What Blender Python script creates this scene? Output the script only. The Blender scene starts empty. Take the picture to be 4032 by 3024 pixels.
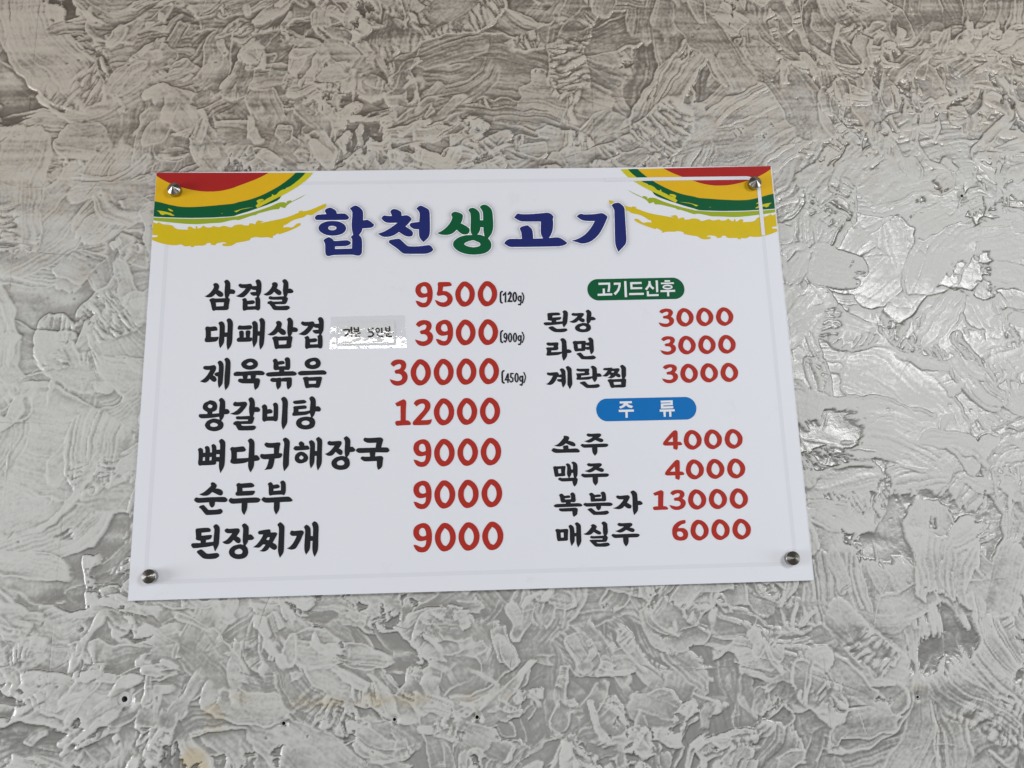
import bpy, bmesh, math, random
import numpy as np
from mathutils import Matrix, Vector, geometry

SC = bpy.context.scene
COL = SC.collection
random.seed(3)
# ------------------------------------------------------------------ frame of the place
# board millimetres (x right, y up, out of the wall) -> metres; the sign hangs with its lower edge 1.3 m up
Z0 = 1.30
def W(x, y, out):
    return ((x-450.0)*0.001, -out*0.001, Z0+y*0.001)

# ------------------------------------------------------------------ camera
cam_d = bpy.data.cameras.new('camera'); cam = bpy.data.objects.new('camera', cam_d); COL.objects.link(cam)
cam_d.sensor_fit = 'HORIZONTAL'; cam_d.sensor_width = 36.0; cam_d.lens = 3385.64/4032*36.0
cam_d.clip_start = 0.02; cam_d.clip_end = 100
fwd = (0.0388361, 0.21862201, -0.9750365); upv = (0.02066169, 0.97538832, 0.21952386); rgt = (0.99903196, -0.02867135, 0.03336318)
def V(a): return Vector((a[0], -a[2], a[1]))
m = Matrix((V(rgt), V(upv), -V(fwd))).transposed().to_4x4()
m.translation = Vector(W(458.355, 16.209, 1160.591))
cam.matrix_world = m
SC.camera = cam

# ------------------------------------------------------------------ light: a dim room, daylight from windows left and right
world = bpy.data.worlds.new('World'); SC.world = world; world.use_nodes = True
bg = world.node_tree.nodes['Background']; bg.inputs['Color'].default_value = (1.0, 0.9, 0.8, 1); bg.inputs['Strength'].default_value = 0.12
def lamp(name, pos, target, sx, sy, power, col):
    d = bpy.data.lights.new(name, 'AREA'); d.shape = 'RECTANGLE'; d.size = sx; d.size_y = sy; d.energy = power; d.color = col
    o = bpy.data.objects.new(name, d); COL.objects.link(o)
    p = Vector(W(*pos)); t = Vector(W(*target)); o.location = p
    o.rotation_euler = (t-p).to_track_quat('-Z', 'Y').to_euler()
    return o
lamp('window_light_right', (2180, 960, 2260), (700, 250, 0), 0.7, 0.7, 29, (0.95, 0.98, 1.0))
lamp('window_light_left', (-1560, 700, 2300), (200, 250, 0), 1.0, 1.2, 6, (0.95, 0.98, 1.0))
lamp('window_light_low', (420, -700, 1900), (450, -100, 0), 2.2, 0.9, 7, (0.90, 0.97, 1.0))
lamp('side_window_left', (-2600, -150, 850), (450, 200, 0), 1.5, 1.3, 60, (0.95, 0.98, 1.0))
lamp('side_window_right', (3500, -250, 900), (450, 200, 0), 1.5, 1.3, 28, (0.95, 0.98, 1.0))
lamp('ceiling_light', (-330, 1300, 3900), (282, 329, 0), 1.5, 0.42, 20, (1.0, 0.97, 0.93))
SC.view_settings.view_transform = 'Standard'; SC.view_settings.look = 'None'
SC.view_settings.gamma = 1.0; SC.view_settings.exposure = -0.06; SC.view_settings.use_curve_mapping = False

# ------------------------------------------------------------------ materials
def mat(name, col, rough=0.5, metal=0.0, spec=0.16, noise=0.0, scale=60.0, bump=0.0):
    mt = bpy.data.materials.new(name); mt.use_nodes = True
    nt = mt.node_tree; b = nt.nodes['Principled BSDF']
    b.inputs['Roughness'].default_value = rough; b.inputs['Metallic'].default_value = metal
    b.inputs['Specular IOR Level'].default_value = spec
    tc = nt.nodes.new('ShaderNodeTexCoord'); nz = nt.nodes.new('ShaderNodeTexNoise')
    nz.inputs['Scale'].default_value = scale; nz.inputs['Detail'].default_value = 6
    nt.links.new(tc.outputs['Object'], nz.inputs['Vector'])
    mx = nt.nodes.new('ShaderNodeMix'); mx.data_type = 'RGBA'
    a = tuple(c*(1-noise) for c in col)+(1,); c2 = tuple(min(1, c*(1+noise)) for c in col)+(1,)
    mx.inputs[6].default_value = a; mx.inputs[7].default_value = c2
    nt.links.new(nz.outputs['Fac'], mx.inputs[0]); nt.links.new(mx.outputs[2], b.inputs['Base Color'])
    if bump:
        bp = nt.nodes.new('ShaderNodeBump'); bp.inputs['Strength'].default_value = bump; bp.inputs['Distance'].default_value = 0.0004
        n2 = nt.nodes.new('ShaderNodeTexNoise'); n2.inputs['Scale'].default_value = scale*9; n2.inputs['Detail'].default_value = 3
        nt.links.new(tc.outputs['Object'], n2.inputs['Vector']); nt.links.new(n2.outputs['Fac'], bp.inputs['Height'])
        nt.links.new(bp.outputs['Normal'], b.inputs['Normal'])
    return mt
BOARD = (0.81, 0.817, 0.88)
INK = dict(
    black=mat('black_ink', (0.016, 0.017, 0.021), 0.5, noise=0.15),
    red=mat('red_ink', (0.43, 0.028, 0.018), 0.5, noise=0.10),
    red2=mat('crimson_ink', (0.40, 0.018, 0.018), 0.5, noise=0.08),
    navy=mat('navy_ink', (0.014, 0.022, 0.155), 0.5, noise=0.08),
    green=mat('green_ink', (0.0, 0.10, 0.034), 0.5, noise=0.08),
    blue=mat('blue_ink', (0.0, 0.16, 0.50), 0.5, noise=0.06),
    orange=mat('golden_ink', (0.76, 0.45, 0.012), 0.5, noise=0.05),
    yellow=mat('yellow_ink', (0.68, 0.50, 0.012), 0.5, noise=0.05),
    lime=mat('lime_ink', (0.62, 0.56, 0.018), 0.5, noise=0.05),
    leaf=mat('leaf_green_ink', (0.33, 0.42, 0.02), 0.5, noise=0.05),
    white=mat('white_ink', (0.82, 0.84, 0.88), 0.5),
    outline=mat('bright_white_ink', (0.93, 0.95, 1.0), 0.5),
    line=mat('pale_grey_ink', (0.755, 0.76, 0.825), 0.5, noise=0.02),
    marker=mat('black_marker_ink', (0.02, 0.02, 0.024), 0.45, noise=0.2),
)
M_BACK = mat('white_foam_board', (0.74, 0.75, 0.78), 0.6, noise=0.03)
M_PAPER = mat('white_paper', (0.80, 0.81, 0.84), 0.7, noise=0.02)
M_STEEL = mat('turned_steel', (0.36, 0.345, 0.33), 0.24, metal=1.0, noise=0.12, scale=400)
M_HOLE = mat('bare_filler', (0.64, 0.645, 0.64), 0.8, noise=0.08, scale=300, bump=0.4)
M_BORE = mat('drilled_bore', (0.10, 0.095, 0.09), 0.9, noise=0.2)
# face sheet: satin white print film with faint scuffs
M_FACE = mat('white_print_film', BOARD, 0.46, noise=0.012, scale=14)
nt = M_FACE.node_tree; pb = nt.nodes['Principled BSDF']
mx0 = pb.inputs['Base Color'].links[0].from_node
tc = [n for n in nt.nodes if n.type == 'TEX_COORD'][0]
sn = nt.nodes.new('ShaderNodeTexNoise'); sn.inputs['Scale'].default_value = 23; sn.inputs['Detail'].default_value = 9; sn.inputs['Roughness'].default_value = 0.72
nt.links.new(tc.outputs['Object'], sn.inputs['Vector'])
rp = nt.nodes.new('ShaderNodeMapRange'); rp.inputs[1].default_value = 0.60; rp.inputs[2].default_value = 0.78; rp.inputs[3].default_value = 0; rp.inputs[4].default_value = 0.20
nt.links.new(sn.outputs['Fac'], rp.inputs[0])
mx = nt.nodes.new('ShaderNodeMix'); mx.data_type = 'RGBA'; mx.inputs[7].default_value = (0.45, 0.45, 0.48, 1)
nt.links.new(rp.outputs[0], mx.inputs[0]); nt.links.new(mx0.outputs[2], mx.inputs[6]); nt.links.new(mx.outputs[2], pb.inputs['Base Color'])
# soft printed glow round the title: ink amount per vertex
M_GLOW = mat('soft_grey_print', BOARD, 0.46)
nt = M_GLOW.node_tree; pb = nt.nodes['Principled BSDF']
at = nt.nodes.new('ShaderNodeAttribute'); at.attribute_name = 'ink'
mx = nt.nodes.new('ShaderNodeMix'); mx.data_type = 'RGBA'; mx.inputs[6].default_value = BOARD+(1,); mx.inputs[7].default_value = (0.42, 0.425, 0.47, 1)
nt.links.new(at.outputs['Fac'], mx.inputs[0]); nt.links.new(mx.outputs[2], pb.inputs['Base Color'])
# clear packing tape
M_TAPE = bpy.data.materials.new('clear_tape'); M_TAPE.use_nodes = True
nt = M_TAPE.node_tree; nt.nodes.clear()
out = nt.nodes.new('ShaderNodeOutputMaterial'); ms = nt.nodes.new('ShaderNodeMixShader')
tr = nt.nodes.new('ShaderNodeBsdfTransparent'); tr.inputs[0].default_value = (0.985, 0.985, 0.98, 1)
gl = nt.nodes.new('ShaderNodeBsdfGlossy'); gl.inputs['Roughness'].default_value = 0.06; gl.inputs['Color'].default_value = (1, 1, 1, 1)
fr = nt.nodes.new('ShaderNodeFresnel'); fr.inputs['IOR'].default_value = 1.75
tc = nt.nodes.new('ShaderNodeTexCoord'); nz = nt.nodes.new('ShaderNodeTexNoise'); nz.inputs['Scale'].default_value = 110; nz.inputs['Detail'].default_value = 3
bp = nt.nodes.new('ShaderNodeBump'); bp.inputs['Strength'].default_value = 0.10; bp.inputs['Distance'].default_value = 0.0008
nt.links.new(tc.outputs['Object'], nz.inputs['Vector']); nt.links.new(nz.outputs['Fac'], bp.inputs['Height']); nt.links.new(bp.outputs['Normal'], gl.inputs['Normal'])
ms.inputs[0].default_value = 0.085; nt.nodes.remove(fr); nt.links.new(tr.outputs[0], ms.inputs[1]); nt.links.new(gl.outputs[0], ms.inputs[2]); nt.links.new(ms.outputs[0], out.inputs[0])
# trowelled plaster: pale matt top coat, darker pearly glaze left in the hollows, a few water stains
M_PLAS = bpy.data.materials.new('trowelled_plaster'); M_PLAS.use_nodes = True
nt = M_PLAS.node_tree; pb = nt.nodes['Principled BSDF']
ag = nt.nodes.new('ShaderNodeAttribute'); ag.attribute_name = 'glaze'
as_ = nt.nodes.new('ShaderNodeAttribute'); as_.attribute_name = 'stain'
tc = nt.nodes.new('ShaderNodeTexCoord')
nz = nt.nodes.new('ShaderNodeTexNoise'); nz.inputs['Scale'].default_value = 900; nz.inputs['Detail'].default_value = 4
nt.links.new(tc.outputs['Object'], nz.inputs['Vector'])
na = nt.nodes.new('ShaderNodeMath'); na.operation = 'MULTIPLY_ADD'; na.inputs[1].default_value = 0.16; na.inputs[2].default_value = -0.08
nt.links.new(nz.outputs['Fac'], na.inputs[0])
nb = nt.nodes.new('ShaderNodeMath'); nb.operation = 'ADD'; nb.use_clamp = True
nt.links.new(ag.outputs['Fac'], nb.inputs[0]); nt.links.new(na.outputs[0], nb.inputs[1])
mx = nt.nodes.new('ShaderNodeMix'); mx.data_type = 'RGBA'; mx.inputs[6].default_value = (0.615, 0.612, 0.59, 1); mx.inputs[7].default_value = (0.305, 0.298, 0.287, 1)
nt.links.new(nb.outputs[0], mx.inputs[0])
m2 = nt.nodes.new('ShaderNodeMix'); m2.data_type = 'RGBA'; m2.blend_type = 'MULTIPLY'; m2.inputs[7].default_value = (0.92, 0.74, 0.46, 1)
nt.links.new(as_.outputs['Fac'], m2.inputs[0]); nt.links.new(mx.outputs[2], m2.inputs[6])
aso = nt.nodes.new('ShaderNodeAttribute'); aso.attribute_name = 'soot'      # kitchen smoke has browned the upper wall
m3 = nt.nodes.new('ShaderNodeMix'); m3.data_type = 'RGBA'; m3.blend_type = 'MULTIPLY'; m3.inputs[7].default_value = (0.89, 0.80, 0.715, 1)
nt.links.new(aso.outputs['Fac'], m3.inputs[0]); nt.links.new(m2.outputs[2], m3.inputs[6]); nt.links.new(m3.outputs[2], pb.inputs['Base Color'])
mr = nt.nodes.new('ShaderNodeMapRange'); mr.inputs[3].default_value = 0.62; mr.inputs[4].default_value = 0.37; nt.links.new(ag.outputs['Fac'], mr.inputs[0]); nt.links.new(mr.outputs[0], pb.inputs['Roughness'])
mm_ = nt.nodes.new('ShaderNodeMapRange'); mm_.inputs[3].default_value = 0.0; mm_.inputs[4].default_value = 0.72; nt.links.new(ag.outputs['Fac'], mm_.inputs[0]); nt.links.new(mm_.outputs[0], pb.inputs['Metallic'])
bp = nt.nodes.new('ShaderNodeBump'); bp.inputs['Strength'].default_value = 0.35; bp.inputs['Distance'].default_value = 0.0006
n2 = nt.nodes.new('ShaderNodeTexNoise'); n2.inputs['Scale'].default_value = 420; n2.inputs['Detail'].default_value = 5
nt.links.new(tc.outputs['Object'], n2.inputs['Vector']); nt.links.new(n2.outputs['Fac'], bp.inputs['Height']); nt.links.new(bp.outputs['Normal'], pb.inputs['Normal'])

# ------------------------------------------------------------------ helpers
def link(name, me, parent=None, material=None):
    o = bpy.data.objects.new(name, me); COL.objects.link(o)
    if parent is not None: o.parent = parent
    if material is not None: me.materials.append(material)
    return o
def empty(name, loc):
    o = bpy.data.objects.new(name, None); o.empty_display_size = 0.05; o.location = loc; COL.objects.link(o); return o
def local(parent, x, y, out):
    p = W(x, y, out); l = parent.location
    return (p[0]-l[0], p[1]-l[1], p[2]-l[2])
def smooth_ring(r):
    n = len(r); P = [Vector(p) for p in r]; o = []
    def corner(i):
        a = P[i]-P[i-1]; b = P[(i+1) % n]-P[i]
        if a.length < 1e-6 or b.length < 1e-6: return True
        return a.angle(b) > math.radians(52)
    cs = [corner(i) for i in range(n)]
    for i in range(n):
        p0, p1, p2, p3 = P[i-1], P[i], P[(i+1) % n], P[(i+2) % n]
        o.append(p1)
        if (p2-p1).length < 0.5: continue
        t1 = (p2-p1) if cs[i] else (p2-p0)*0.5
        t2 = (p2-p1) if cs[(i+1) % n] else (p3-p1)*0.5
        lim = (p2-p1).length*1.2
        if t1.length > lim: t1 = t1*(lim/t1.length)
        if t2.length > lim: t2 = t2*(lim/t2.length)
        for t in (1/3, 2/3):
            h00 = 2*t**3-3*t*t+1; h10 = t**3-2*t*t+t; h01 = -2*t**3+3*t*t; h11 = t**3-t*t
            o.append(p1*h00+t1*h10+p2*h01+t2*h11)
    return o
def print_mesh(name, comps, out, parent, material, smooth=True, step=0.012):
    """flat printed shape on the board face; comps = [[outer, hole, ...], ...] in board mm"""
    vs, fs = [], []
    for k, comp in enumerate(comps):
        rings = [smooth_ring(r) if smooth else [Vector(p) for p in r] for r in comp]
        polys = [[Vector((p.x, p.y, 0)) for p in r] for r in rings]
        flat = [p for r in polys for p in r]; b = len(vs)
        for p in flat: vs.append(local(parent, p.x, p.y, out+step*(k % 24)))
        for t in geometry.tessellate_polygon(polys):
            a, c, d = (flat[i] for i in t)
            if (c-a).cross(d-a).z < 0: t = (t[0], t[2], t[1])
            fs.append(tuple(b+i for i in t))
    me = bpy.data.meshes.new(name); me.from_pydata(vs, [], fs); me.update()
    return link(name, me, parent, material)
def slab(name, x0, y0, x1, y1, o0, o1, parent, material, bev=0.0003):
    bm = bmesh.new(); bmesh.ops.create_cube(bm, size=1)
    a = local(parent, x0, y0, o0); b = local(parent, x1, y1, o1)
    for v in bm.verts:
        v.co = Vector([a[i]+(b[i]-a[i])*(v.co[i]+0.5) for i in range(3)])
    bmesh.ops.recalc_face_normals(bm, faces=bm.faces)
    bmesh.ops.bevel(bm, geom=bm.edges[:], offset=bev, segments=2, affect='EDGES', profile=0.5)
    me = bpy.data.meshes.new(name); bm.to_mesh(me); bm.free()
    return link(name, me, parent, material)

# ------------------------------------------------------------------ plaster relief
def make_wall(NX, NY, STEP, X0, Y0, seed=7):
    rng = np.random.default_rng(seed)
    def spec(n, m, lx, ly, beta=0.0, seed_=None):
        """gaussian noise of correlation lengths lx,ly (cells), unit variance, tiles"""
        r = np.random.default_rng(seed_) if seed_ is not None else rng
        w = np.fft.rfft2(r.standard_normal((n, m)).astype(np.float32))
        fy = np.fft.fftfreq(n)[:, None]; fx = np.fft.rfftfreq(m)[None, :]
        q = (fx*lx)**2 + (fy*ly)**2
        k = np.exp(-2*np.pi**2*q*0.5) if beta == 0 else (1 + 40*q)**(-beta)
        o = np.fft.irfft2(w*k, s=(n, m)); o -= o.mean(); return (o/o.std()).astype(np.float32)
    def blur(a, s):
        pad = int(3*s)
        b = np.pad(a, pad, mode='reflect')
        fy = np.fft.fftfreq(b.shape[0])[:, None]; fx = np.fft.rfftfreq(b.shape[1])[None, :]
        k = np.exp(-2*np.pi**2*s*s*(fx*fx+fy*fy))
        return np.fft.irfft2(np.fft.rfft2(b)*k, s=b.shape)[pad:-pad, pad:-pad].astype(np.float32)
    TU = 1.4; K = 1.75/STEP
    def sp(lx, ly): return spec(NY, NX, max(lx*K, .6), max(ly*K, .6))
    xs = X0 + STEP*np.arange(NX); ys = Y0 + STEP*np.arange(NY)
    # how heavy the trowelling is: rough top and bottom bands, smoother either side of the sign
    XX, YY = np.meshgrid(xs, ys)
    def blob(cx, cy, rx, ry): return np.exp(-((XX-cx)/rx)**2-((YY-cy)/ry)**2)
    smooth = np.clip(0.95*blob(-120, 330, 290, 300) + 0.9*blob(1120, 400, 240, 240)+0.5*blob(-150, 720, 240, 160), 0, 1)
    clean = np.clip(0.95*blob(-120, 330, 290, 300)+0.5*blob(-150, 720, 240, 160)+0.35*blob(1130, 470, 260, 170), 0, 1)
    H = 0.7*sp(34, 22) + 0.25*sp(9, 6)
    H = H.astype(np.float32)
    T = 512
    tab_r = spec(T, T, 3.0, 3.0); tab_m = spec(T, T, 8, 8); tab_f = spec(T, T, 1.1, 1.1)
    tab_fr = spec(T, T, 30, 30, beta=0.9)
    tab_st = spec(T, T, 40, 1.0); tab_st2 = spec(T, T, 60, 3.0)
    tab_rip = spec(T, T, 1.6, 6.0)
    COAT = np.full((NY, NX), 0.5, np.float32)
    WX = 5*sp(22, 22)+1.3*sp(5, 5); WY = 5*sp(22, 22)+1.3*sp(5, 5)
    DRY = np.clip(0.5+0.25*sp(30, 3), 0, 1)
    def look(tab, u, v):
        return tab[(np.rint(v).astype(np.int32)) % T, (np.rint(u).astype(np.int32)) % T]
    def stroke(cx, cy, th, L, w, kap, thick, ragged, torn, ridge, run, rnd=4, comb=(.08, .12)):
        R = 0.5*math.hypot(L, w) + 14
        i0 = max(0, int((cx-R-X0)/STEP)); i1 = min(NX, int((cx+R-X0)/STEP)+1)
        j0 = max(0, int((cy-R-Y0)/STEP)); j1 = min(NY, int((cy+R-Y0)/STEP)+1)
        if i1-i0 < 4 or j1-j0 < 4: return
        dx = xs[None, i0:i1]-cx+WX[j0:j1, i0:i1]; dy = ys[j0:j1, None]-cy+WY[j0:j1, i0:i1]
        c, s_ = math.cos(th), math.sin(th)
        u = dx*c+dy*s_; v = -dx*s_+dy*c
        if abs(kap) > 1e-5:                       # bend the path into an arc
            r = 1/kap
            vv = r-v; rad = np.sqrt(u*u+vv*vv)
            t = (r-np.sign(r)*rad); sx = np.arctan2(u*np.sign(r), vv*np.sign(r))*abs(r)
        else: t, sx = v, u
        ou, ov = rng.integers(0, T, 2)
        e1 = look(tab_fr, sx/TU*0.8+ou, t*0+ov)            # wobble of the long edges
        e2 = look(tab_fr, t/TU*1.2+ov, t*0+ou)
        nz = look(tab_r, sx/TU*0.9+ou, t/TU*0.9+ov)
        nm = look(tab_m, sx/TU*0.7+ov, t/TU*0.7+ou)
        frn = 0.65*look(tab_m, sx/TU*0.8+ou, t/TU*0.8+ov)+0.45*look(tab_fr, sx/TU+ou, t/TU+ov)
        hw = w*0.5*(1-0.25*(sx/(L*0.5))**2*rng.uniform(0, 1)) + 2.2*e1 + ragged*1.6*frn
        din = hw-np.abs(t)                                    # >0 inside, mm from long edge
        s0 = -L/2 + 3*e2 + ragged*2*nz; s1 = L/2 + rng.uniform(2, 12)*e2 + ragged*(1.6*nz+6*frn)
        de = np.minimum(sx-s0, s1-sx)
        hs = np.maximum((s1-s0)*0.5, 4); hw = np.maximum(hw, 3)
        q = np.sqrt(np.sqrt((t/hw)**4+np.abs((sx-0.5*(s0+s1))/hs)**rnd))
        d = (1-q)*np.minimum(hw, hs)
        m = np.clip(d/1.6+0.5, 0, 1)
        h = H[j0:j1, i0:i1]
        core = m > 0.5
        if core.sum() < 30: return
        lev = np.percentile(h[core], rng.uniform(55, 88)) + thick
        prog = np.clip((sx+L/2)/L, 0, 1)
        tilt = rng.uniform(-0.6, 0.6)*(t/w) - 0.25*run*prog
        st = comb[0]*look(tab_st, sx/TU+ou, t/TU*1.0+ov) + comb[1]*look(tab_st2, sx/TU+ov, t/TU*1.3+ou)
        plane = lev+tilt+st
        # plaster runs out along the stroke: only the higher ground still gets coated
        need = plane-h
        cap = (2.7-run*1.9*prog) + 0.62*frn*ragged + 0.10*nz*ragged
        fill = np.clip((cap-need)/0.45+0.5, 0, 1)
        new = np.where(need > 0, h+need*fill, plane+0.15*(h-plane))
        if torn > 0:
            rp = look(tab_rip, sx/TU*0.8+ou, t/TU*0.8+ov)
            tm = np.clip((prog-(1-torn))/0.15, 0, 1)*np.clip(nm*0.8+0.7, 0, 1)
            new = new + tm*(0.95*np.abs(rp)+0.25*nz-0.3)
        hm = h*(1-m)+new*m
        rr = np.exp(-((d-0.2)/1.15)**2)*np.where(d > -6, 1, 0)
        amp = ridge*np.clip(0.55+0.7*frn, 0, 1.6)
        hm = hm+amp*rr*np.where(din < de, 1.0, 0.8*(sx > 0))
        H[j0:j1, i0:i1] = hm
        cm = m*fill
        cc = COAT[j0:j1, i0:i1]
        COAT[j0:j1, i0:i1] = cc*(1-cm)+cm*rng.uniform(0.4, 1.0)
        DRY[j0:j1, i0:i1] = DRY[j0:j1, i0:i1]*(1-m)+m*np.clip(0.5+rng.uniform(-.15, .15)+0.26*look(tab_st2, sx/TU*1.0+ov, t/TU*1.3+ou)+0.22*look(tab_st, sx/TU+ou, t/TU*0.9+ov)+0.16*nm, 0, 1)
    # field of preferred direction
    dirf = spec(NY//8+1, NX//8+1, 16*K, 12*K)
    def direction(cx, cy):
        j = min(max(int((cy-Y0)/STEP/8), 0), dirf.shape[0]-1); i = min(max(int((cx-X0)/STEP/8), 0), dirf.shape[1]-1)
        return dirf[j, i]
    W_, H_ = NX*STEP, NY*STEP
    def sm_at(cx, cy):
        return smooth[min(max(int((cy-Y0)/STEP), 0), NY-1), min(max(int((cx-X0)/STEP), 0), NX-1)]
    AR = W_*H_/(2200*1660)
    dens = spec(NY//8+1, NX//8+1, 9*K, 9*K)
    def busy(cx, cy):
        return dens[min(max(int((cy-Y0)/STEP/8), 0), dens.shape[0]-1), min(max(int((cx-X0)/STEP/8), 0), dens.shape[1]-1)]
    plan = [(int(170*AR), 2.2), (int(520*AR), 1.15), (int(1200*AR), 0.6), (int(2300*AR), 0.32), (int(2800*AR), 0.18)]
    for n, sc in plan:
        for k in range(n):
            cx = X0+rng.uniform(0, W_); cy = Y0+rng.uniform(0, H_)
            sm = sm_at(cx, cy)
            if sc < 1 and (rng.uniform() < sm*0.85 or busy(cx, cy) < (0.15 if sc < .5 else -0.35)-0.75*min(max((250-cy)/200, 0), 1)-0.35*min(max((cy-600)/150, 0), 1)): continue
            low_ = min(max((500-cy)/450, 0), 1)
            th = 0.25+0.6*low_+(0.8+0.45*low_)*direction(cx, cy)+rng.normal(0, 0.5)
            if rng.uniform() < 0.25: th = rng.uniform(0, 2*math.pi)
            if rng.uniform() < 0.5: th += math.pi
            L = sc*rng.uniform(70, 230); w = sc*rng.uniform(22, 85)
            kap = rng.normal(0, 0.005)/sc**0.6
            stroke(cx, cy, th, L, w, kap, rng.uniform(-0.1, 0.55)*(1-0.4*sm), rng.uniform(0.2, 1.5)*(1-0.4*sm),
                   rng.uniform(0.15, 0.8) if rng.uniform() < 0.42-0.2*sm else 0, rng.uniform(0.2, 1.15)*(1-0.4*sm)*(0.75 if sc < .2 else 1), rng.uniform(0.2, 1.0), rng.choice([2.5, 4, 8]), ((.19, .17) if rng.uniform() < 0.3-0.2*sm else (.09, .06)))
    # thin scraped lines
    for k in range(int(300*AR)):
        cx = X0+rng.uniform(0, W_); cy = Y0+rng.uniform(0, H_)
        L = rng.uniform(25, 170); th = rng.uniform(0, 2*math.pi); kap = rng.normal(0, .006)
        n = int(L/STEP*1.5); q = np.linspace(-L/2, L/2, n)
        px = cx+q*math.cos(th)-0.5*kap*q*q*math.sin(th); py = cy+q*math.sin(th)+0.5*kap*q*q*math.cos(th)
        i = np.rint((px-X0)/STEP).astype(int); j = np.rint((py-Y0)/STEP).astype(int)
        ok = (i > 1) & (i < NX-2) & (j > 1) & (j < NY-2)
        H[j[ok], i[ok]] += (rng.uniform(0.2, 0.55)*np.sign(rng.uniform(-.3, 1))*np.sin(np.linspace(0, math.pi, n))[ok]*(0.6+0.5*look(tab_m, q*.8, q*0+k*7)[ok]))
    # pits
    npit = int(2600*AR)
    pi_ = rng.integers(4, NX-4, npit); pj = rng.integers(4, NY-4, npit)
    keep = look(tab_m, pi_*0.35, pj*0.35) > 0.3
    PIT = np.zeros_like(H)
    for i, j in zip(pi_[keep], pj[keep]):
        a = rng.integers(1, 4); PIT[j:j+1+(a > 2), i:i+a] = 1
    H -= 0.7*blur(PIT, 0.6)*(COAT > 0.4)
    H += 0.045*sp(1.0, 1.0)+0.04*sp(2.2, 2.2)*np.clip(sp(20, 20)+.3, 0, 1.5)
    # glaze: settles in the hollows, wiped off what stands proud
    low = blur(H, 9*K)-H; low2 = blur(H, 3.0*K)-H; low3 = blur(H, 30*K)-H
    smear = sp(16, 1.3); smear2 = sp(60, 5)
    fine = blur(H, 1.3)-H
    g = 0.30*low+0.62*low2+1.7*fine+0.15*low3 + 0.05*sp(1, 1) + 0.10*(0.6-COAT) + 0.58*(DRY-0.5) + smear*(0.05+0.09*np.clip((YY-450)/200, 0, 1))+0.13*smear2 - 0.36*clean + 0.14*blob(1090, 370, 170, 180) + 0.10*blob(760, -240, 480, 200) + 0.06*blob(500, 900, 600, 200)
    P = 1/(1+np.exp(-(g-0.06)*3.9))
    H = H*1.12
    return H, P.astype(np.float32), COAT, smooth.astype(np.float32)

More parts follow.
